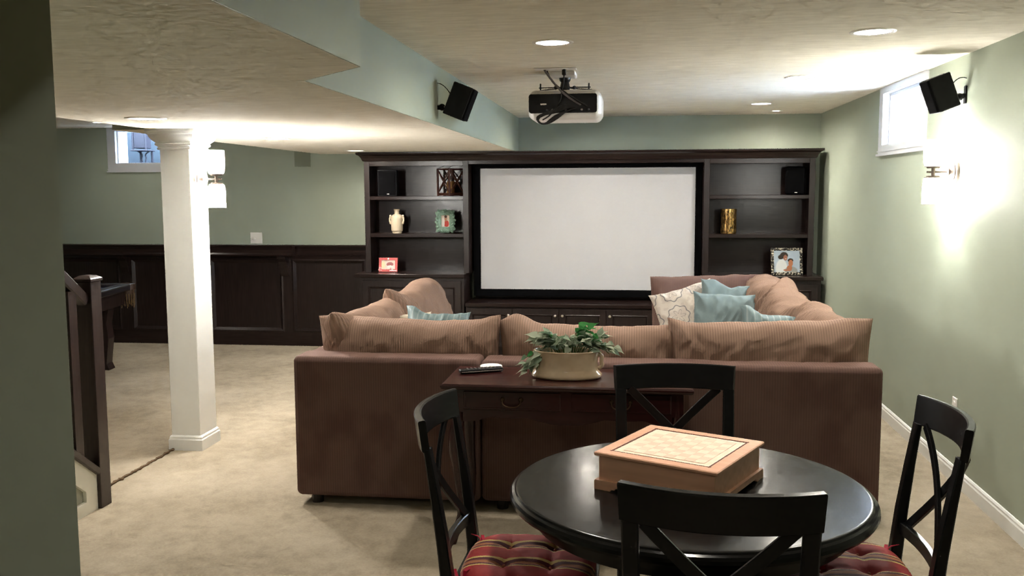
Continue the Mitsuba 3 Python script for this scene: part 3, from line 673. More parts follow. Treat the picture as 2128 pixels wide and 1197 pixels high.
obj('mount_pole', lathe([(.038, 2.405), (.036, 2.390), (.026, 2.378), (.030, 2.358), (.034, 2.345), (.028, 2.330), (.0001, 2.330)], 28, -.445, 6.10), 'metal_dark', pj, 40)
for s in (-1, 1):
    obj('mount_arm', bar([(-.445+s*.03, 6.10, 2.346), (-.445+s*.165, 6.07, 2.342)], .018, .006), 'metal_dark', pj)
    obj('mount_arm', bar([(-.445+s*.03, 6.13, 2.344), (-.445+s*.165, 6.20, 2.340)], .018, .006), 'metal_dark', pj)
    obj('mount_bolt', lathe([(.0001, 2.325), (.005, 2.325), (.005, 2.368), (.0001, 2.368)], 10, -.445+s*.155, 6.07), 'metal_dark', pj, 40)
    obj('mount_bolt', lathe([(.0001, 2.332), (.008, 2.332), (.009, 2.352), (.0001, 2.356)], 10, -.445+s*.06, 6.09), 'metal_dark', pj, 40)
def spline(pts, n=40):
    from scipy.interpolate import make_interp_spline
    p = np.array(pts, float); t = np.r_[0, np.cumsum(np.linalg.norm(np.diff(p, axis=0), axis=1))]
    return make_interp_spline(t, p, k=min(3, len(p)-1))(np.linspace(0, t[-1], n))
obj('cable', tube(spline([(-.560, 5.90, 2.435), (-.535, 5.91, 2.40), (-.475, 5.93, 2.325), (-.40, 5.955, 2.262), (-.335, 5.968, 2.222)]), .007, 10), 'cable_grey', pj, True)
obj('cable', tube(spline([(-.545, 5.92, 2.43), (-.50, 5.94, 2.355), (-.42, 5.95, 2.29), (-.34, 5.96, 2.24), (-.295, 5.97, 2.215)]), .006, 10), 'cable', pj, True)
obj('cable', tube(spline([(-.436, 5.89, 2.434), (-.437, 5.90, 2.395), (-.443, 5.92, 2.345), (-.455, 5.94, 2.30), (-.458, 5.95, 2.275), (-.475, 5.955, 2.23), (-.53, 5.95, 2.16), (-.575, 5.945, 2.13)]), .0045, 8), 'cable', pj, True)
obj('plug', bx(-.448, -.424, 5.88, 5.90, 2.398, 2.434, .004), 'cable', pj)
for i in range(5):
    o = i*.006
    pth = [(-.395+o, 5.955, 2.20), (-.45, 5.942-o*.3, 2.175-o*.6), (-.52, 5.935, 2.138-o), (-.575-o, 5.935, 2.108+o*.3), (-.600-o*.5, 5.938, 2.128+o*.6), (-.565, 5.938, 2.158+o*.5), (-.50, 5.940, 2.172+o), (-.43, 5.948, 2.198+o), (-.40+o, 5.955, 2.205)]
    obj('cable_coil', tube(spline(pth, 50), .0042, 6), 'cable', pj, True)

# ------------------------------------------------------------------ stairs: newel, rail, stringer
stt = thing('stair_railing', 'dark stair newel post with sloping handrail and balusters', 'stair railing')
obj('newel_post', bx(-2.905, -2.815, 4.535, 4.632, 0, 1.222, .003), 'newel', stt)
P = np.array([[(-2.86-a, 4.583-b, z), (-2.86+a, 4.583-b, z), (-2.86+a, 4.583+b, z), (-2.86-a, 4.583+b, z)] for a, b, z in ((.045, .048, 1.222), (.052, .055, 1.224), (.052, .055, 1.236), (.046, .049, 1.242), (.030, .033, 1.252), (.0001, .0001, 1.257))])
obj('post_cap', skin(P), 'newel', stt)
SL = .745
def zs(y, z0): return z0 + (4.535-y)*SL
obj('handrail', bar([(-2.86, 4.535, 1.125), (-2.86, 2.2, zs(2.2, 1.125))][::1], .055, .062, (0, 0, 1), .008), 'newel', stt)
obj('shoe_rail', bar([(-2.852, 4.536, .205), (-2.852, 2.2, zs(2.2, .205))], .075, .034, (0, 0, 1)), 'newel', stt)
for i in range(12):
    y = 4.405 - i*.125
    obj('baluster', bx(-2.874, -2.838, y-.034, y+.034, zs(y, .22), zs(y, 1.09)), 'newel', stt)
sk = thing('stair_stringer', 'white panelled stair stringer under the dark railing', 'stair')
poly = Polygon([(4.534, 0), (4.534, .190), (2.2, zs(2.2, .190)), (2.2, 0)])
hole = Polygon([(4.44, .055), (4.44, .135), (2.6, .135+(4.44-2.6)*SL), (2.6, .055)])
obj('board', ext_x(poly.difference(hole), -2.868, -2.836), 'stair_white', sk)
bead = hole.difference(hole.buffer(-.016, join_style=2))
obj('panel_moulding', ext_x(bead, -2.85, -2.830), 'stair_white', sk)
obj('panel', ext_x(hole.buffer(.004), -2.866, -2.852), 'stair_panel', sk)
for i in range(8):
    y1 = 4.53 - i*.265
    obj('step', bx(-3.75, -2.875, y1-.29 if i < 7 else 1.85, y1, 0 if i == 0 else i*.19, (i+1)*.19), 'carpet', sk)

# ------------------------------------------------------------------ pool table (one corner shows beyond the newel post)
pt = thing('pool_table', 'dark pool table corner with blue cloth beyond the newel post', 'pool table')
PA = 9
A0 = np.array([-4.87, 8.60]);
tp = lambda m: mv(rot(m, PA, (0, 0, 1)), A0[0], A0[1], 0)
W_, L_ = 1.35, 2.45               # local: x from -W_ to 0, y from -L_ to 0
obj('bed_cloth', tp(bx(-W_+.10, -.10, -L_+.10, -.10, .745, .765)), 'pool_cloth', pt)
for a, b, c_, d_ in ((-.125, 0, -L_+.1, -.1), (-W_, -W_+.125, -L_+.1, -.1)):
    obj('rail', tp(rbx(a, b, c_, d_, .735, .800, .02)), 'pool_rail', pt, 35)
for c_, d_ in ((-.125, 0), (-L_, -L_+.125)):
    obj('rail', tp(rbx(-W_+.1, -.1, c_, d_, .735, .800, .02)), 'pool_rail', pt, 35)
for x in (-.055, -W_+.055):
    for y in (-.055, -L_+.055):
        obj('corner_cap', tp(lathe([(.058, .80), (.075, .795), (.078, .74), (.056, .735), (.058, .80)], 28, x, y)), 'leather', pt, 40)
        nk = obj('pocket', tp(lathe([(.066, .735), (.060, .69), (.045, .64), (.0001, .625)], 24, x, y)), 'leather', pt, 40)
        for i in range(18):
            a = 2*PI*i/18
            obj('fringe', tp(tube([(x+.067*math.cos(a), y+.067*math.sin(a), .700), (x+.064*math.cos(a+.12), y+.064*math.sin(a+.12), .60-.02*(i % 3))], .004, 5)), 'gold_fringe', nk)
obj('apron', tp(cut(bx(-W_+.06, -.06, -L_+.06, -.06, .60, .735), bx(-W_+.10, -.10, -L_+.10, -.10, .5, .734))), 'espresso', pt)
for x in (-.20, -W_+.20):
    for y in (-.32, -L_+.32):
        lp = Polygon([(x-.09, .60), (x+.09, .60), (x+.06, .44), (x+.075, .30), (x+.045, .06), (x+.07, 0), (x-.07, 0), (x-.045, .06), (x-.075, .30), (x-.06, .44)])
        obj('leg', tp(ext_y(lp, y-.07, y+.07)), 'espresso', pt)

# ------------------------------------------------------------------ sectional sofa
sf = thing('sectional_sofa', 'large brown corduroy sectional sofa facing the projection screen', 'sofa')
obj('back_panel', rbx(-1.800, -.790, 4.72, 4.93, .05, .815, .032, 3), 'sofa_suede', sf, 30)
obj('back_panel', rbx(-.786, 1.235, 4.735, 4.93, .05, .808, .032, 3), 'sofa_suede', sf, 30)
obj('side_panel', rbx(-1.800, -1.595, 4.90, 6.90, .05, .808, .05, 3), 'sofa_suede', sf, 30)
obj('side_panel', rbx(1.035, 1.235, 4.90, 7.80, .05, .800, .05, 3), 'sofa_suede', sf, 30)
obj('end_panel', rbx(.25, 1.05, 7.62, 7.80, .05, .76, .05, 3), 'sofa_suede', sf, 30)
for x0, x1, y0, y1 in ((-1.60, -.79, 4.92, 6.90), (-.79, .20, 4.92, 5.85), (.20, 1.04, 4.92, 7.63)):
    obj('seat_base', bx(x0, x1, y0, y1, .06, .27, .01), 'sofa_suede', sf)
    obj('seat_cushion', rbx(x0+.004, x1-.004, y0+.01, y1, .27, .46, .05, 3), 'sofa_suede', sf, 30)
for x, y in ((-1.70, 4.79), (-.88, 4.79), (-.68, 4.80), (1.14, 4.80), (-1.70, 6.82), (1.14, 7.72), (-.85, 6.82), (.3, 7.72)):
    obj('foot', lathe([(.0001, .0), (.030, 0), (.034, .05), (.0001, .055)], 16, x, y), 'sofa_foot', sf, 40)

def cushion(w, h, t, seed, nu=56, nv=36, px=4.2, py=3.4, pinch=.035, wr=.018, top=None, ears=0.0):
    u = np.sin(np.linspace(-1, 1, nu)*PI/2*.92)/math.sin(PI/2*.92); vv = np.sin(np.linspace(-1, 1, nv)*PI/2*.92)/math.sin(PI/2*.92)
    U, V = np.meshgrid(u, vv, indexing='ij')
    X = w/2*U*(1 - pinch*(1-V**2)*np.abs(U)); Y = h/2*V*(1 - pinch*(1-U**2)*np.abs(V))
    if ears:
        e = (np.abs(U)*np.abs(V))**6
        X = X + np.sign(U)*ears*e; Y = Y + np.sign(V)*ears*e
    Tz = t/2*(np.clip(1-np.abs(U)**px, 0, 1)*np.clip(1-np.abs(V)**py, 0, 1))**.55
    ms, uvs = [], []
    for s in (1, -1):
        q = np.stack([X*3+seed*7.1, Y*3, np.full_like(X, s*3.3)], -1)
        n1 = meshkit.fbm(q*1.6, 3, seed)-.5
        d = np.stack([(X+Y*.6)*16, (Y-X*.6)*4, np.full_like(X, seed+s)], -1); n2 = np.abs(meshkit.noise(d, seed+5)-.5)*2
        d3 = np.stack([(X-Y*.5)*20, (Y+X*.5)*5, np.full_like(X, seed+s+9)], -1); n3 = np.abs(meshkit.noise(d3, seed+8)-.5)*2
        edge = np.clip(1-(Tz/(t/2)), 0, 1)
        Z = s*(Tz + (Tz/(t/2))*(n1*t*.30) + wr*(1-n2)**3*edge*(Tz/(t/2))*4 + wr*(1-n3)**3*(Tz/(t/2))*.9)
        Yd = Y.copy()
        ew = (meshkit.fbm(np.stack([U*4+seed, np.zeros_like(U), np.zeros_like(U)], -1), 3, seed)-.5)*.03*h
        Yd = Yd + ew*np.clip((V-.2)/.8, 0, 1)
        if top is not None: Yd = Yd + top(U)*np.clip((V+.3)/1.3, 0, 1)
        P = np.stack([X, Yd, Z], -1).reshape(-1, 3)
        i, j = np.meshgrid(np.arange(nu-1), np.arange(nv-1), indexing='ij')
        a = i*nv+j; qd = np.stack([a, a+nv, a+nv+1, a+1], -1).reshape(-1, 4)
        if s < 0: qd = qd[:, ::-1]
        ms.append(trimesh.Trimesh(P, np.vstack([qd[:, [0, 1, 2]], qd[:, [0, 2, 3]]]), process=False)); uvs.append(np.stack([X+seed*.37, Y], -1).reshape(-1, 2))
    m = trimesh.Trimesh(np.vstack([x.vertices for x in ms]), np.vstack([ms[0].faces, ms[1].faces+len(ms[0].vertices)]), process=False)
    return m, np.vstack(uvs)
def place(m, c, wd, hd):
    wd = np.array(wd, float); wd /= np.linalg.norm(wd); hd = np.array(hd, float); hd -= wd*(hd@wd); hd /= np.linalg.norm(hd)
    M = np.eye(4); M[:3, 0], M[:3, 1], M[:3, 2], M[:3, 3] = wd, hd, np.cross(wd, hd), c
    m = m.copy(); m.apply_transform(M); return m
def add_cushion(kind, label, catg, group, m_, c, wd, hd, args, **kw):
    m, uv = cushion(*args, **kw)
    return tag(obj(kind, place(m, c, wd, hd), m_, None, True, uv=uv), label, catg, group)
g = lambda u, c, s: np.exp(-((u-c)/s)**2)
SG = 'loose back cushions of the sectional sofa'
add_cushion('sofa_cushion', 'wide brown back cushion at the near left corner of the sofa', 'cushion', SG, 'corduroy', (-1.225, 5.03, .725), (1, .0, .005), (0, -.12, 1), (1.03, .545, .27, 1), top=lambda u: .012*g(u, .97, .18)-.012*g(u, .45, .3)+.01*g(u, -.9, .3))
add_cushion('sofa_cushion', 'brown back cushion behind the ivy planter', 'cushion', SG, 'corduroy', (-.235, 5.045, .705), (1, 0, 0), (0, -.12, 1), (.98, .535, .27, 2), top=lambda u: .050*g(u, -.80, .16)-.006*g(u, .2, .4))
add_cushion('sofa_cushion', 'wide brown back cushion at the near right corner of the sofa', 'cushion', SG, 'corduroy', (.715, 5.02, .728), (1, 0, .022), (0, -.12, 1), (1.05, .555, .27, 3), top=lambda u: .020*g(u, -1, .12)+.012*g(u, .95, .3))
add_cushion('sofa_cushion', 'tan back cushion along the left side of the sofa, nearest', 'cushion', SG, 'corduroy', (-1.545, 5.39, .735), (.05, 1, 0), (-.22, 0, 1), (1.02, .55, .27, 4), top=lambda u: .03*g(u, -.95, .2))
add_cushion('sofa_cushion', 'tan pointed back cushion at the far end of the left side of the sofa', 'cushion', SG, 'corduroy', (-1.47, 6.30, .755), (.06, 1, .01), (-.24, 0, 1), (1.0, .56, .30, 5), top=lambda u: .045*g(u, -.97, .16)+.035*g(u, .45, .4))
add_cushion('sofa_cushion', 'tan crumpled back cushion along the right side, nearest the viewer', 'cushion', SG, 'corduroy', (1.05, 5.47, .735), (-.05, 1, -.03), (.20, 0, 1), (.78, .55, .26, 6), top=lambda u: .03*g(u, .55, .35)-.03*g(u, -.9, .3), wr=.022)
add_cushion('sofa_cushion', 'tan folded back cushion in the middle of the right side', 'cushion', SG, 'corduroy', (.985, 6.25, .745), (.02, 1, .05), (.20, 0, 1), (.84, .57, .32, 7), top=lambda u: .045*g(u, .95, .2)-.03*g(u, -.8, .3), wr=.026)
add_cushion('sofa_cushion', 'tan back cushion at the far end of the right side of the sofa', 'cushion', SG, 'corduroy', (.975, 6.98, .755), (0, 1, 0), (.16, 0, 1), (.90, .57, .32, 8), top=lambda u: .02*g(u, .3, .4), wr=.022)
add_cushion('sofa_cushion', 'flat brown back cushion standing across the far right end of the sofa', 'cushion', SG, 'far_suede', (.58, 7.47, .735), (1, 0, .035), (0, .10, 1), (.87, .56, .20, 9), px=5, py=4, pinch=.02, wr=.004)
PG = 'throw pillows on the sectional sofa'
add_cushion('throw_pillow', 'cream throw pillow with grey medallion pattern leaning tilted', 'pillow', PG, 'medallion', (.415, 7.10, .745), (1, .05, .30), (-.25, .35, 1), (.46, .44, .15, 11), ears=.012)
add_cushion('throw_pillow', 'plain teal throw pillow partly hidden behind the larger teal pillow', 'pillow', PG, 'teal', (.66, 6.98, .790), (1, -.05, -.10), (.1, .35, 1), (.34, .42, .16, 12), ears=.015, top=lambda u: .035*g(u, -.5, .35)-.02*g(u, .2, .3))
add_cushion('throw_pillow', 'large plain teal throw pillow beside the patterned pillow', 'pillow', PG, 'teal', (.655, 6.70, .735), (1, -.12, -.03), (.05, .30, 1), (.46, .44, .17, 13), ears=.012)
add_cushion('throw_pillow', 'small striped teal pillow just above the near right back cushion', 'pillow', PG, 'teal_stripe', (.855, 5.62, .775), (1, .10, -.08), (.05, .45, 1), (.42, .36, .16, 14), ears=.015, top=lambda u: .045*g(u, -.85, .2))
add_cushion('throw_pillow', 'light striped teal pillow on the left part of the sofa', 'pillow', PG, 'teal_stripe', (-1.185, 5.50, .765), (1, -.05, -.02), (0, .30, 1), (.38, .38, .15, 15), ears=.015, top=lambda u: .035*g(u, -.85, .25))
add_cushion('throw_pillow', 'cream textured pillow tucked beside the left striped teal pillow', 'pillow', PG, 'cream_cloth', (-1.425, 5.62, .74), (1, .25, .02), (-.05, .3, 1), (.36, .38, .14, 16), ears=.01)

# ------------------------------------------------------------------ console table behind the sofa
cn = thing('console_table', 'dark mahogany console table with two drawers behind the sofa', 'console table')
KX0, KX1, KY0, KY1, KZ = -.895, .280, 4.235, 4.705, .785
offs = [(-.010, KZ-.026), (-.004, KZ-.022), (0, KZ-.014), (0, KZ-.008), (-.006, KZ-.003), (-.010, KZ)]
P = np.array([[(KX0-o, KY0-o, z), (KX1+o, KY0-o, z), (KX1+o, KY1+o, z), (KX0-o, KY1+o, z)] for o, z in offs], float)
obj('table_top', skin(P), 'mahogany', cn)
cx0, cx1, cy0, cy1 = -.845, .235, 4.275, 4.665
obj('case', bx(cx0, cx1, cy0, cy1, .645, KZ-.027), 'mahogany', cn)
th = np.linspace(cx0+.05, cx1-.05, 90)
t_ = (th-cx0)/(cx1-cx0)
low = .618 - .012*np.cos(t_*2*PI*2.0) - .010*np.abs(np.sin(t_*PI*6)) - .010*np.exp(-((t_-.5)/.06)**2)
obj('apron', ext_y(Polygon([(cx0+.05, .646)] + list(zip(th, low)) + [(cx1-.05, .646)]), cy0, cy0+.02), 'mahogany', cn)
for a, b in ((-.790, -.330), (-.280, .180)):
    dw = obj('drawer', cut(bx(a, b, cy0-.008, cy0+.01, .660, .748, .003), bx(a+.010, b-.010, cy0-.02, cy0-.005, .670, .738)), 'mahogany', cn)
    xc = (a+b)/2
    for s in (-1, 1):
        obj('rosette', mv(rot(lathe([(.0001, .010), (.007, .009), (.012, .002), (.012, 0), (.0001, 0)], 16), 90, (1, 0, 0)), xc+s*.043, cy0-.005, .712), 'brass_old', dw, 40)
    th2 = np.linspace(0, PI, 18)
    obj('bail_handle', tube(np.stack([xc-.043*np.cos(th2), np.full(18, cy0-.018)-.006*np.sin(th2), .712-.034*np.sin(th2)**.6], 1), .0036, 8), 'brass_old', dw, True)
for x, sx in ((cx0+.025, -1), (cx1-.025, 1)):
    for y, sy in ((cy0+.025, -1), (cy1-.025, 1)):
        zz = np.array([.76, .60, .54, .46, .36, .24, .13, .06, .025, .0])
        o = np.array([0, 0, .012, .016, .006, -.006, -.004, .014, .030, .032])
        if sy > 0: o = np.minimum(o, .012)
        r_ = np.array([.026, .028, .034, .032, .026, .020, .016, .018, .026, .020])
        obj('leg', tube(np.stack([x+sx*o, y+sy*o, zz], 1), r_, 12), 'mahogany', cn, 40)
# planter and ivy
pl = thing('planter', 'oval beige glazed ceramic planter on the console table', 'planter')
QX, QY = -.316, 4.47
pp = [(.0001, 0), (.150, 0), (.166, .004), (.172, .012), (.170, .022), (.158, .034), (.151, .050), (.150, .075), (.154, .105), (.158, .126), (.162, .132), (.158, .136), (.150, .128), (.142, .09), (.0001, .088)]
obj('bowl', lathe(pp, 72, QX, QY, KZ, 1, .62), 'planter', pl, 40)
obj('soil', lathe([(.0001, .108), (.10, .106), (.144, .100)], 40, QX, QY, KZ, 1, .62), 'soil', pl, 40)
for s in (-1, 1):
    th = np.linspace(0, 1, 20)
    obj('handle', tube(np.stack([QX+s*(.152+.022*np.sin(th*PI)+.006*np.sin(th*3*PI)), np.full(20, QY), KZ+.045+.075*th], 1), .010, 10), 'planter', pl, True)
iv = thing('ivy_plant', 'variegated trailing ivy filling the beige planter', 'plant')
def leaf_mesh(l, w, fold, curl):
    n = 6; t = np.linspace(0, 1, n); hw = w/2*np.sin(np.clip(t*1.15+.02, 0, 1)**.62*PI)**.9; hw[0], hw[-1] = .001, .0005
    V, F = [], []
    for k in range(n):
        z = -curl*t[k]**2*l
        V += [(-hw[k], t[k]*l, z + fold*hw[k]), (0, t[k]*l, z), (hw[k], t[k]*l, z + fold*hw[k])]
    for k in range(n-1):
        a = k*3
        F += [[a, a+1, a+4], [a, a+4, a+3], [a+1, a+2, a+5], [a+1, a+5, a+4]]
    return trimesh.Trimesh(np.array(V), np.array(F), process=False)
LV = [mikit.ply(leaf_mesh(l, w, f_, c), 'mat_leaf_0', True) for l, w, f_, c in ((.050, .036, .35, .25), (.042, .032, .5, .4), (.060, .044, .3, .35), (.034, .025, .4, .2))]
rl = random.Random(11)
stems = []
def leaf(pos, out, size=1.0, mati=None):
    d = np.array(out, float)+np.array([rl.gauss(0, .35), rl.gauss(0, .35), rl.gauss(-.05, .35)]); d /= np.linalg.norm(d)
    up = np.array([rl.gauss(0, .5), rl.gauss(-.35, .5), 1.0]); x = np.cross(d, up); x /= np.linalg.norm(x); z = np.cross(x, d)
    s = size*rl.uniform(.8, 1.2); M = np.eye(4); M[:3, 0], M[:3, 1], M[:3, 2], M[:3, 3] = x*s, d*s, z*s, pos
    i = mati if mati is not None else rl.choices(range(5), (2, 4, 5, .6, 3))[0]
    obj('leaf', LV[rl.randrange(4)], f'leaf_{i}', iv, to_world=T(M.tolist()))
def vine(a, ang, reach, lift, drop, nl, mati=None, size=1.0):
    c, s = math.cos(ang), math.sin(ang)
    p0 = np.array([QX + a*c*.6, QY + a*s*.35, KZ+.10])
    t = np.linspace(0, 1, 12)
    P = np.stack([p0[0] + c*reach*t, p0[1] + s*reach*.55*t, p0[2] + lift*np.sin(np.minimum(t*1.5, 1)*PI/2) - drop*t**3], 1)
    obj('stem', tube(P, .0018, 5), 'stem', iv, True)
    for k in range(nl):
        q = rl.uniform(.25, 1.0); i = q*11; j = min(int(i), 10); pos = P[j]*(1-(i-j)) + P[j+1]*(i-j)
        leaf(pos + np.array([rl.gauss(0, .008), rl.gauss(0, .008), rl.gauss(0, .006)]), (c*.8, s*.5-.15, .25 if drop < .06 else -.35), size, mati)
for i in range(25):
    vine(rl.uniform(.0, .16), rl.uniform(0, 2*PI), rl.uniform(.05, .12), rl.uniform(.055, .115), rl.uniform(0, .03), 8)
for i in range(5): vine(.14, rl.uniform(2.7, 4.3), rl.uniform(.09, .13), rl.uniform(.02, .06), rl.uniform(.07, .13), 7)
for i in range(4): vine(.14, rl.uniform(-.6, .4), rl.uniform(.12, .17), rl.uniform(.06, .085), rl.uniform(.02, .06), 7)
for dx in (.05, .09): vine(.06, -.2, dx*.6, .145-dx*.1, 0, 7, 3, 1.1)
for dx in (-.16, -.12): vine(.05, 3.4, -dx, .10, .03, 7, 2, .95)
cs = tag(obj('coaster', lathe([(.0001, 0), (.054, 0), (.056, .002), (.056, .017), (.054, .019), (.0001, .019)], 44, -.712, 4.632, KZ+.0005), 'coaster', None, 30), 'stack of round white coasters beside the remote control', 'coaster')
rm = thing('remote_control', 'slim black and silver remote control on the console table', 'remote control')
ra = math.degrees(math.atan2(.10, .205))
tr = lambda m: mv(rot(m, ra, (0, 0, 1)), -.748, 4.535, KZ)
obj('body', tr(rbx(-.112, .112, -.022, .022, .002, .024, .009)), 'black_gloss', rm, 30)
obj('silver_band', tr(bx(-.107, .107, -.0235, .0235, .009, .013, .002)), 'nickel', rm)
for i in range(8):
    for j in (-1, 0, 1): obj('button', tr(lathe([(.0001, .0262), (.0035, .0258), (.004, .0235), (.0001, .0235)], 8, -.07+i*.02, j*.012)), 'cable_grey', rm)

# ------------------------------------------------------------------ dining table, chairs
TX, TY, TZ = .183, 2.951, .75
tb = thing('dining_table', 'round black pedestal dining table', 'table')
obj('table_top', lathe([(.0001, TZ), (.545, TZ), (.553, TZ-.003), (.557, TZ-.008), (.566, TZ-.012), (.572, TZ-.020), (.573, TZ-.030), (.567, TZ-.040), (.552, TZ-.046), (.0001, TZ-.046)], 120, TX, TY), 'table_black', tb, 25)
obj('apron', lathe([(.0001, TZ-.046), (.505, TZ-.046), (.515, TZ-.052), (.512, TZ-.075), (.495, TZ-.105), (.470, TZ-.115), (.0001, TZ-.115)], 100, TX, TY), 'black_paint', tb, 25)
obj('pedestal', lathe([(.0001, .635), (.16, .635), (.15, .60), (.085, .585), (.070, .55), (.085, .50), (.105, .42), (.100, .34), (.075, .28), (.070, .25), (.110, .235), (.115, .16), (.0001, .15)], 48, TX, TY), 'black_paint', tb, 35)
for i in range(4):
    a = PI/4 + i*PI/2
    th = np.linspace(0, 1, 14)
    r_ = .07 + .34*th; z = .20 - .18*th**1.6 + .02*np.sin(th*PI)
    obj('foot', bar(np.stack([TX+r_*math.cos(a), TY+r_*math.sin(a), z], 1), .07, np.linspace(.10, .038, 14), (0, 0, 1), .008), 'black_paint', tb)
# game box
gb = thing('game_box', 'light oak chess box with inlaid board lid on the black table', 'game box')
GX, GY, GA = .157, 2.972, -26.6
tg = lambda m: mv(rot(m, GA, (0, 0, 1)), GX, GY, TZ)
s_ = .203
obj('body', tg(cut(bx(-.192, .192, -.192, .192, .018, .108), bx(-.18, .18, -.18, .18, .03, .2))), 'oak', gb)
def plinth_side(rotz):
    P = Polygon([(-s_, 0), (-s_+.055, 0), (-s_+.055, .006), (-s_+.07, .006), (-s_+.07, .012), (s_-.07, .012), (s_-.07, .006), (s_-.055, .006), (s_-.055, 0), (s_, 0), (s_, .026), (s_-.004, .030), (-s_+.004, .030), (-s_, .026)])
    return rot(ext_y(P, -s_, -s_+.011), rotz, (0, 0, 1))
for q in range(4): obj('plinth_moulding', tg(plinth_side(q*90)), 'oak', gb)
ld = obj('lid', tg(cut(bx(-s_-.002, s_+.002, -s_-.002, s_+.002, .108, .120, .003), bx(-.165, .165, -.165, .165, .1165, .13))), 'oak', gb)
def strip(rotz): return rot(bx(-.168, .168, .160, .165, .1165, .1203), rotz, (0, 0, 1))
for q in range(4): obj('inlay_line', tg(strip(q*90)), 'oak_groove', ld)
obj('board_field', tg(bx(-.160, .160, -.160, .160, .1165, .1185)), 'oak_light', ld)
tile = bx(-.0168, .0168, -.0168, .0168, .1185, .1200, .0004)
tdict = mikit.ply(tile, 'mat_oak_light')
R_ = T().translate([GX, GY, TZ]).rotate([0, 0, 1], GA)
for i in range(8):
    for j in range(8):
        obj('board_square', tdict, 'oak_light' if (i+j) % 2 else 'oak_dark', ld, to_world=R_ @ T().translate([(i-3.5)*.034, (j-3.5)*.034, 0]))

# chairs: local frame, sitter faces +y, seat centre near the origin
def bow(x, d): return -d*(1-(x/.23)**2)
YBK = -.205
def back_y(z): return YBK - .075*max(0, (z-.45)/.55)**1.2
xs_ = np.linspace(-.232, .232, 21)
crest_path = np.stack([xs_, back_y(.955)+bow(xs_, .055), np.full(21, .953)], 1)
CH = {}
tilt = np.array([0, -.14, 1.0]); tilt /= np.linalg.norm(tilt)
CH['crest_rail'] = [bar(crest_path, .024, .098, tilt, .004)]
def post(s):
    zz = np.array([0, .2, .45, .62, .78, .91])
    yb = np.array([-.25, -.215, YBK, back_y(.62), back_y(.78), back_y(.91)])
    return bar(np.stack([np.full(6, s*.200)+s*np.array([0, 0, 0, .004, .008, .010]), yb, zz], 1), .042, np.array([.032, .036, .040, .034, .026, .020]), (0, 1, 0), .004)
CH['back_post'] = [post(-1), post(1)]
t_ = np.linspace(0, 1, 14)
def xbar(s, off):
    x = s*(-.175 + .350*t_); z = .565 + .345*t_
    y = np.array([back_y(q) for q in z]) + bow(x, .048)*np.linspace(.5, 1, 14) + off
    return bar(np.stack([x, y, z], 1), .032, .013, (0, 1, 0), .002)
CH['cross_bar'] = [xbar(1, .004), xbar(-1, -.009)]
xl = np.linspace(-.19, .19, 15)
CH['lower_rail'] = [bar(np.stack([xl, back_y(.555)+bow(xl, .030)+.004, np.full(15, .555)], 1), .020, .042, (0, 0, 1), .003)]
sp_ = Polygon([(-.205, -.20), (.205, -.20), (.225, .20), (.20, .23), (-.20, .23), (-.225, .20)]).buffer(.012, 6)
CH['seat'] = [mv(ext(sp_, .026), 0, 0, .432)]
CH['seat_apron'] = [cut(bx(-.20, .20, -.19, .215, .37, .432), bx(-.182, .182, -.172, .197, .3, .431))]
CH['front_leg'] = [bar([(s*.19, .20, 0), (s*.19, .20, .43)], np.array([.028, .042]), np.array([.028, .042]), (0, 1, 0), .003) for s in (-1, 1)]
CHD = {k: [mikit.ply(m, 'mat_black_paint', 35) for m in v] for k, v in CH.items()}
def chair(x, y, deg, label):
    k = thing('dining_chair', label, 'chair', 'black cross-back chairs around the table')
    M = T().translate([x, y, 0]).rotate([0, 0, 1], deg)
    for part, ds in CHD.items():
        for d in ds: obj(part, d, 'black_paint', k, to_world=M)
    return k
# the back centre in the local frame is (0, -.28)
def chair_at(cx_, cy_, deg, label):
    a = math.radians(deg); ox, oy = -math.sin(a)*-.277, math.cos(a)*-.277
    chair(cx_-ox, cy_-oy, deg, label); return cx_-ox, cy_-oy, deg
A_ = chair_at(-.622, 2.925, -91, 'black cross-back chair with striped cushion left of the round table')
D_ = chair_at(.960, 2.995, 90, 'black cross-back chair with striped cushion right of the round table by the wall')
B_ = chair_at(.165, 3.668, 184, 'black cross-back chair on the far side of the table before the sofa')
C_ = chair_at(.206, 2.160, -4, 'black cross-back chair nearest the viewer with its back turned')
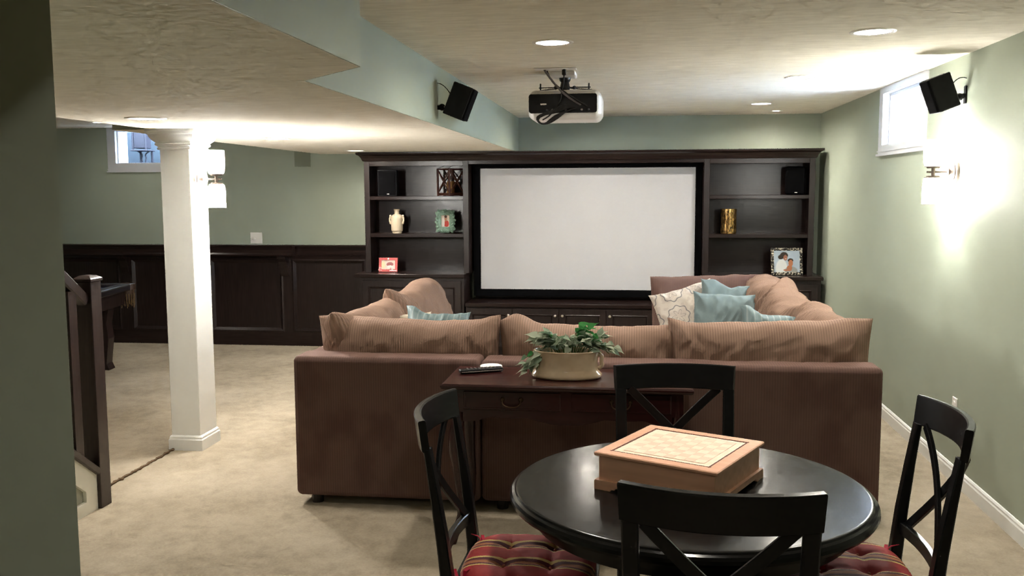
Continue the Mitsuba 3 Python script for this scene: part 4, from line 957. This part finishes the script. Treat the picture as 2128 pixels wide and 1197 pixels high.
# tufted seat cushions
def pad(seed):
    n = 56; u = np.linspace(-1, 1, n); U, V = np.meshgrid(u, u, indexing='ij')
    p = 3.6; r = (np.abs(U)**p + np.abs(V)**p)**(1/p)
    k = np.maximum(np.abs(U), np.abs(V)); sc = np.where(r > 1e-9, k/np.maximum(r, 1e-9), 1)
    X, Y = .215*U*sc, .215*V*sc
    hgt = .040*np.clip(1-k**4, 0, 1)**.5
    for a in (-1, 1):
        for b in (-1, 1):
            d = np.hypot(X-a*.075, Y-b*.075); hgt = hgt - .020*np.exp(-(d/.022)**2) - .010*np.exp(-(d/.05)**2)
            ang = np.arctan2(Y-b*.075, X-a*.075)
            hgt = hgt - .006*np.exp(-(d/.09)**2)*np.maximum(0, np.cos(ang*4))**3
    hgt = np.maximum(hgt, 0)*(1+.10*(meshkit.fbm(np.stack([X*30, Y*30, np.full_like(X, seed)], -1), 2, seed)-.5))
    ms, uv = [], []
    for s in (1, -1):
        P = np.stack([X, Y, .020 + (hgt if s > 0 else -np.minimum(hgt, .018))], -1).reshape(-1, 3)
        i, j = np.meshgrid(np.arange(n-1), np.arange(n-1), indexing='ij'); a = i*n+j
        q = np.stack([a, a+n, a+n+1, a+1], -1).reshape(-1, 4)
        if s < 0: q = q[:, ::-1]
        ms.append((P, np.vstack([q[:, [0, 1, 2]], q[:, [0, 2, 3]]]))); uv.append(np.stack([X.ravel()+.05*seed, Y.ravel()], 1))
    return trimesh.Trimesh(np.vstack([ms[0][0], ms[1][0]]), np.vstack([ms[0][1], ms[1][1]+len(ms[0][0])]), process=False), np.vstack(uv)
for i, ((x, y, deg), lab) in enumerate(((A_, 'red and gold striped tufted cushion on the left chair'), (D_, 'red and gold striped tufted cushion on the right chair'))):
    m, uv = pad(i)
    k = thing('chair_cushion', lab, 'cushion', 'striped tufted chair cushions')
    trc = lambda m: mv(rot(m, deg, (0, 0, 1)), x, y, .459)
    obj('pad', trc(mv(m, 0, .020, 0)), 'seat_stripe', k, True, uv=uv)
    for s in (-1, 1):
        for e in (0, 1):
            obj('tie', trc(bar([(s*.165, -.165, .02), (s*(.175-.02*e), -.185+.02*e, .035+.012*e), (s*(.150-.05*e), -.20+.05*e, .05-.005*e)], .012, .002, (0, 0, 1), .0005)), 'red_tie', k)
        for b in (-1, 1): obj('tuft_button', trc(mv(trimesh.creation.icosphere(1, .006), s*.075, .020+b*.075, .037)), 'seat_stripe', k, True)
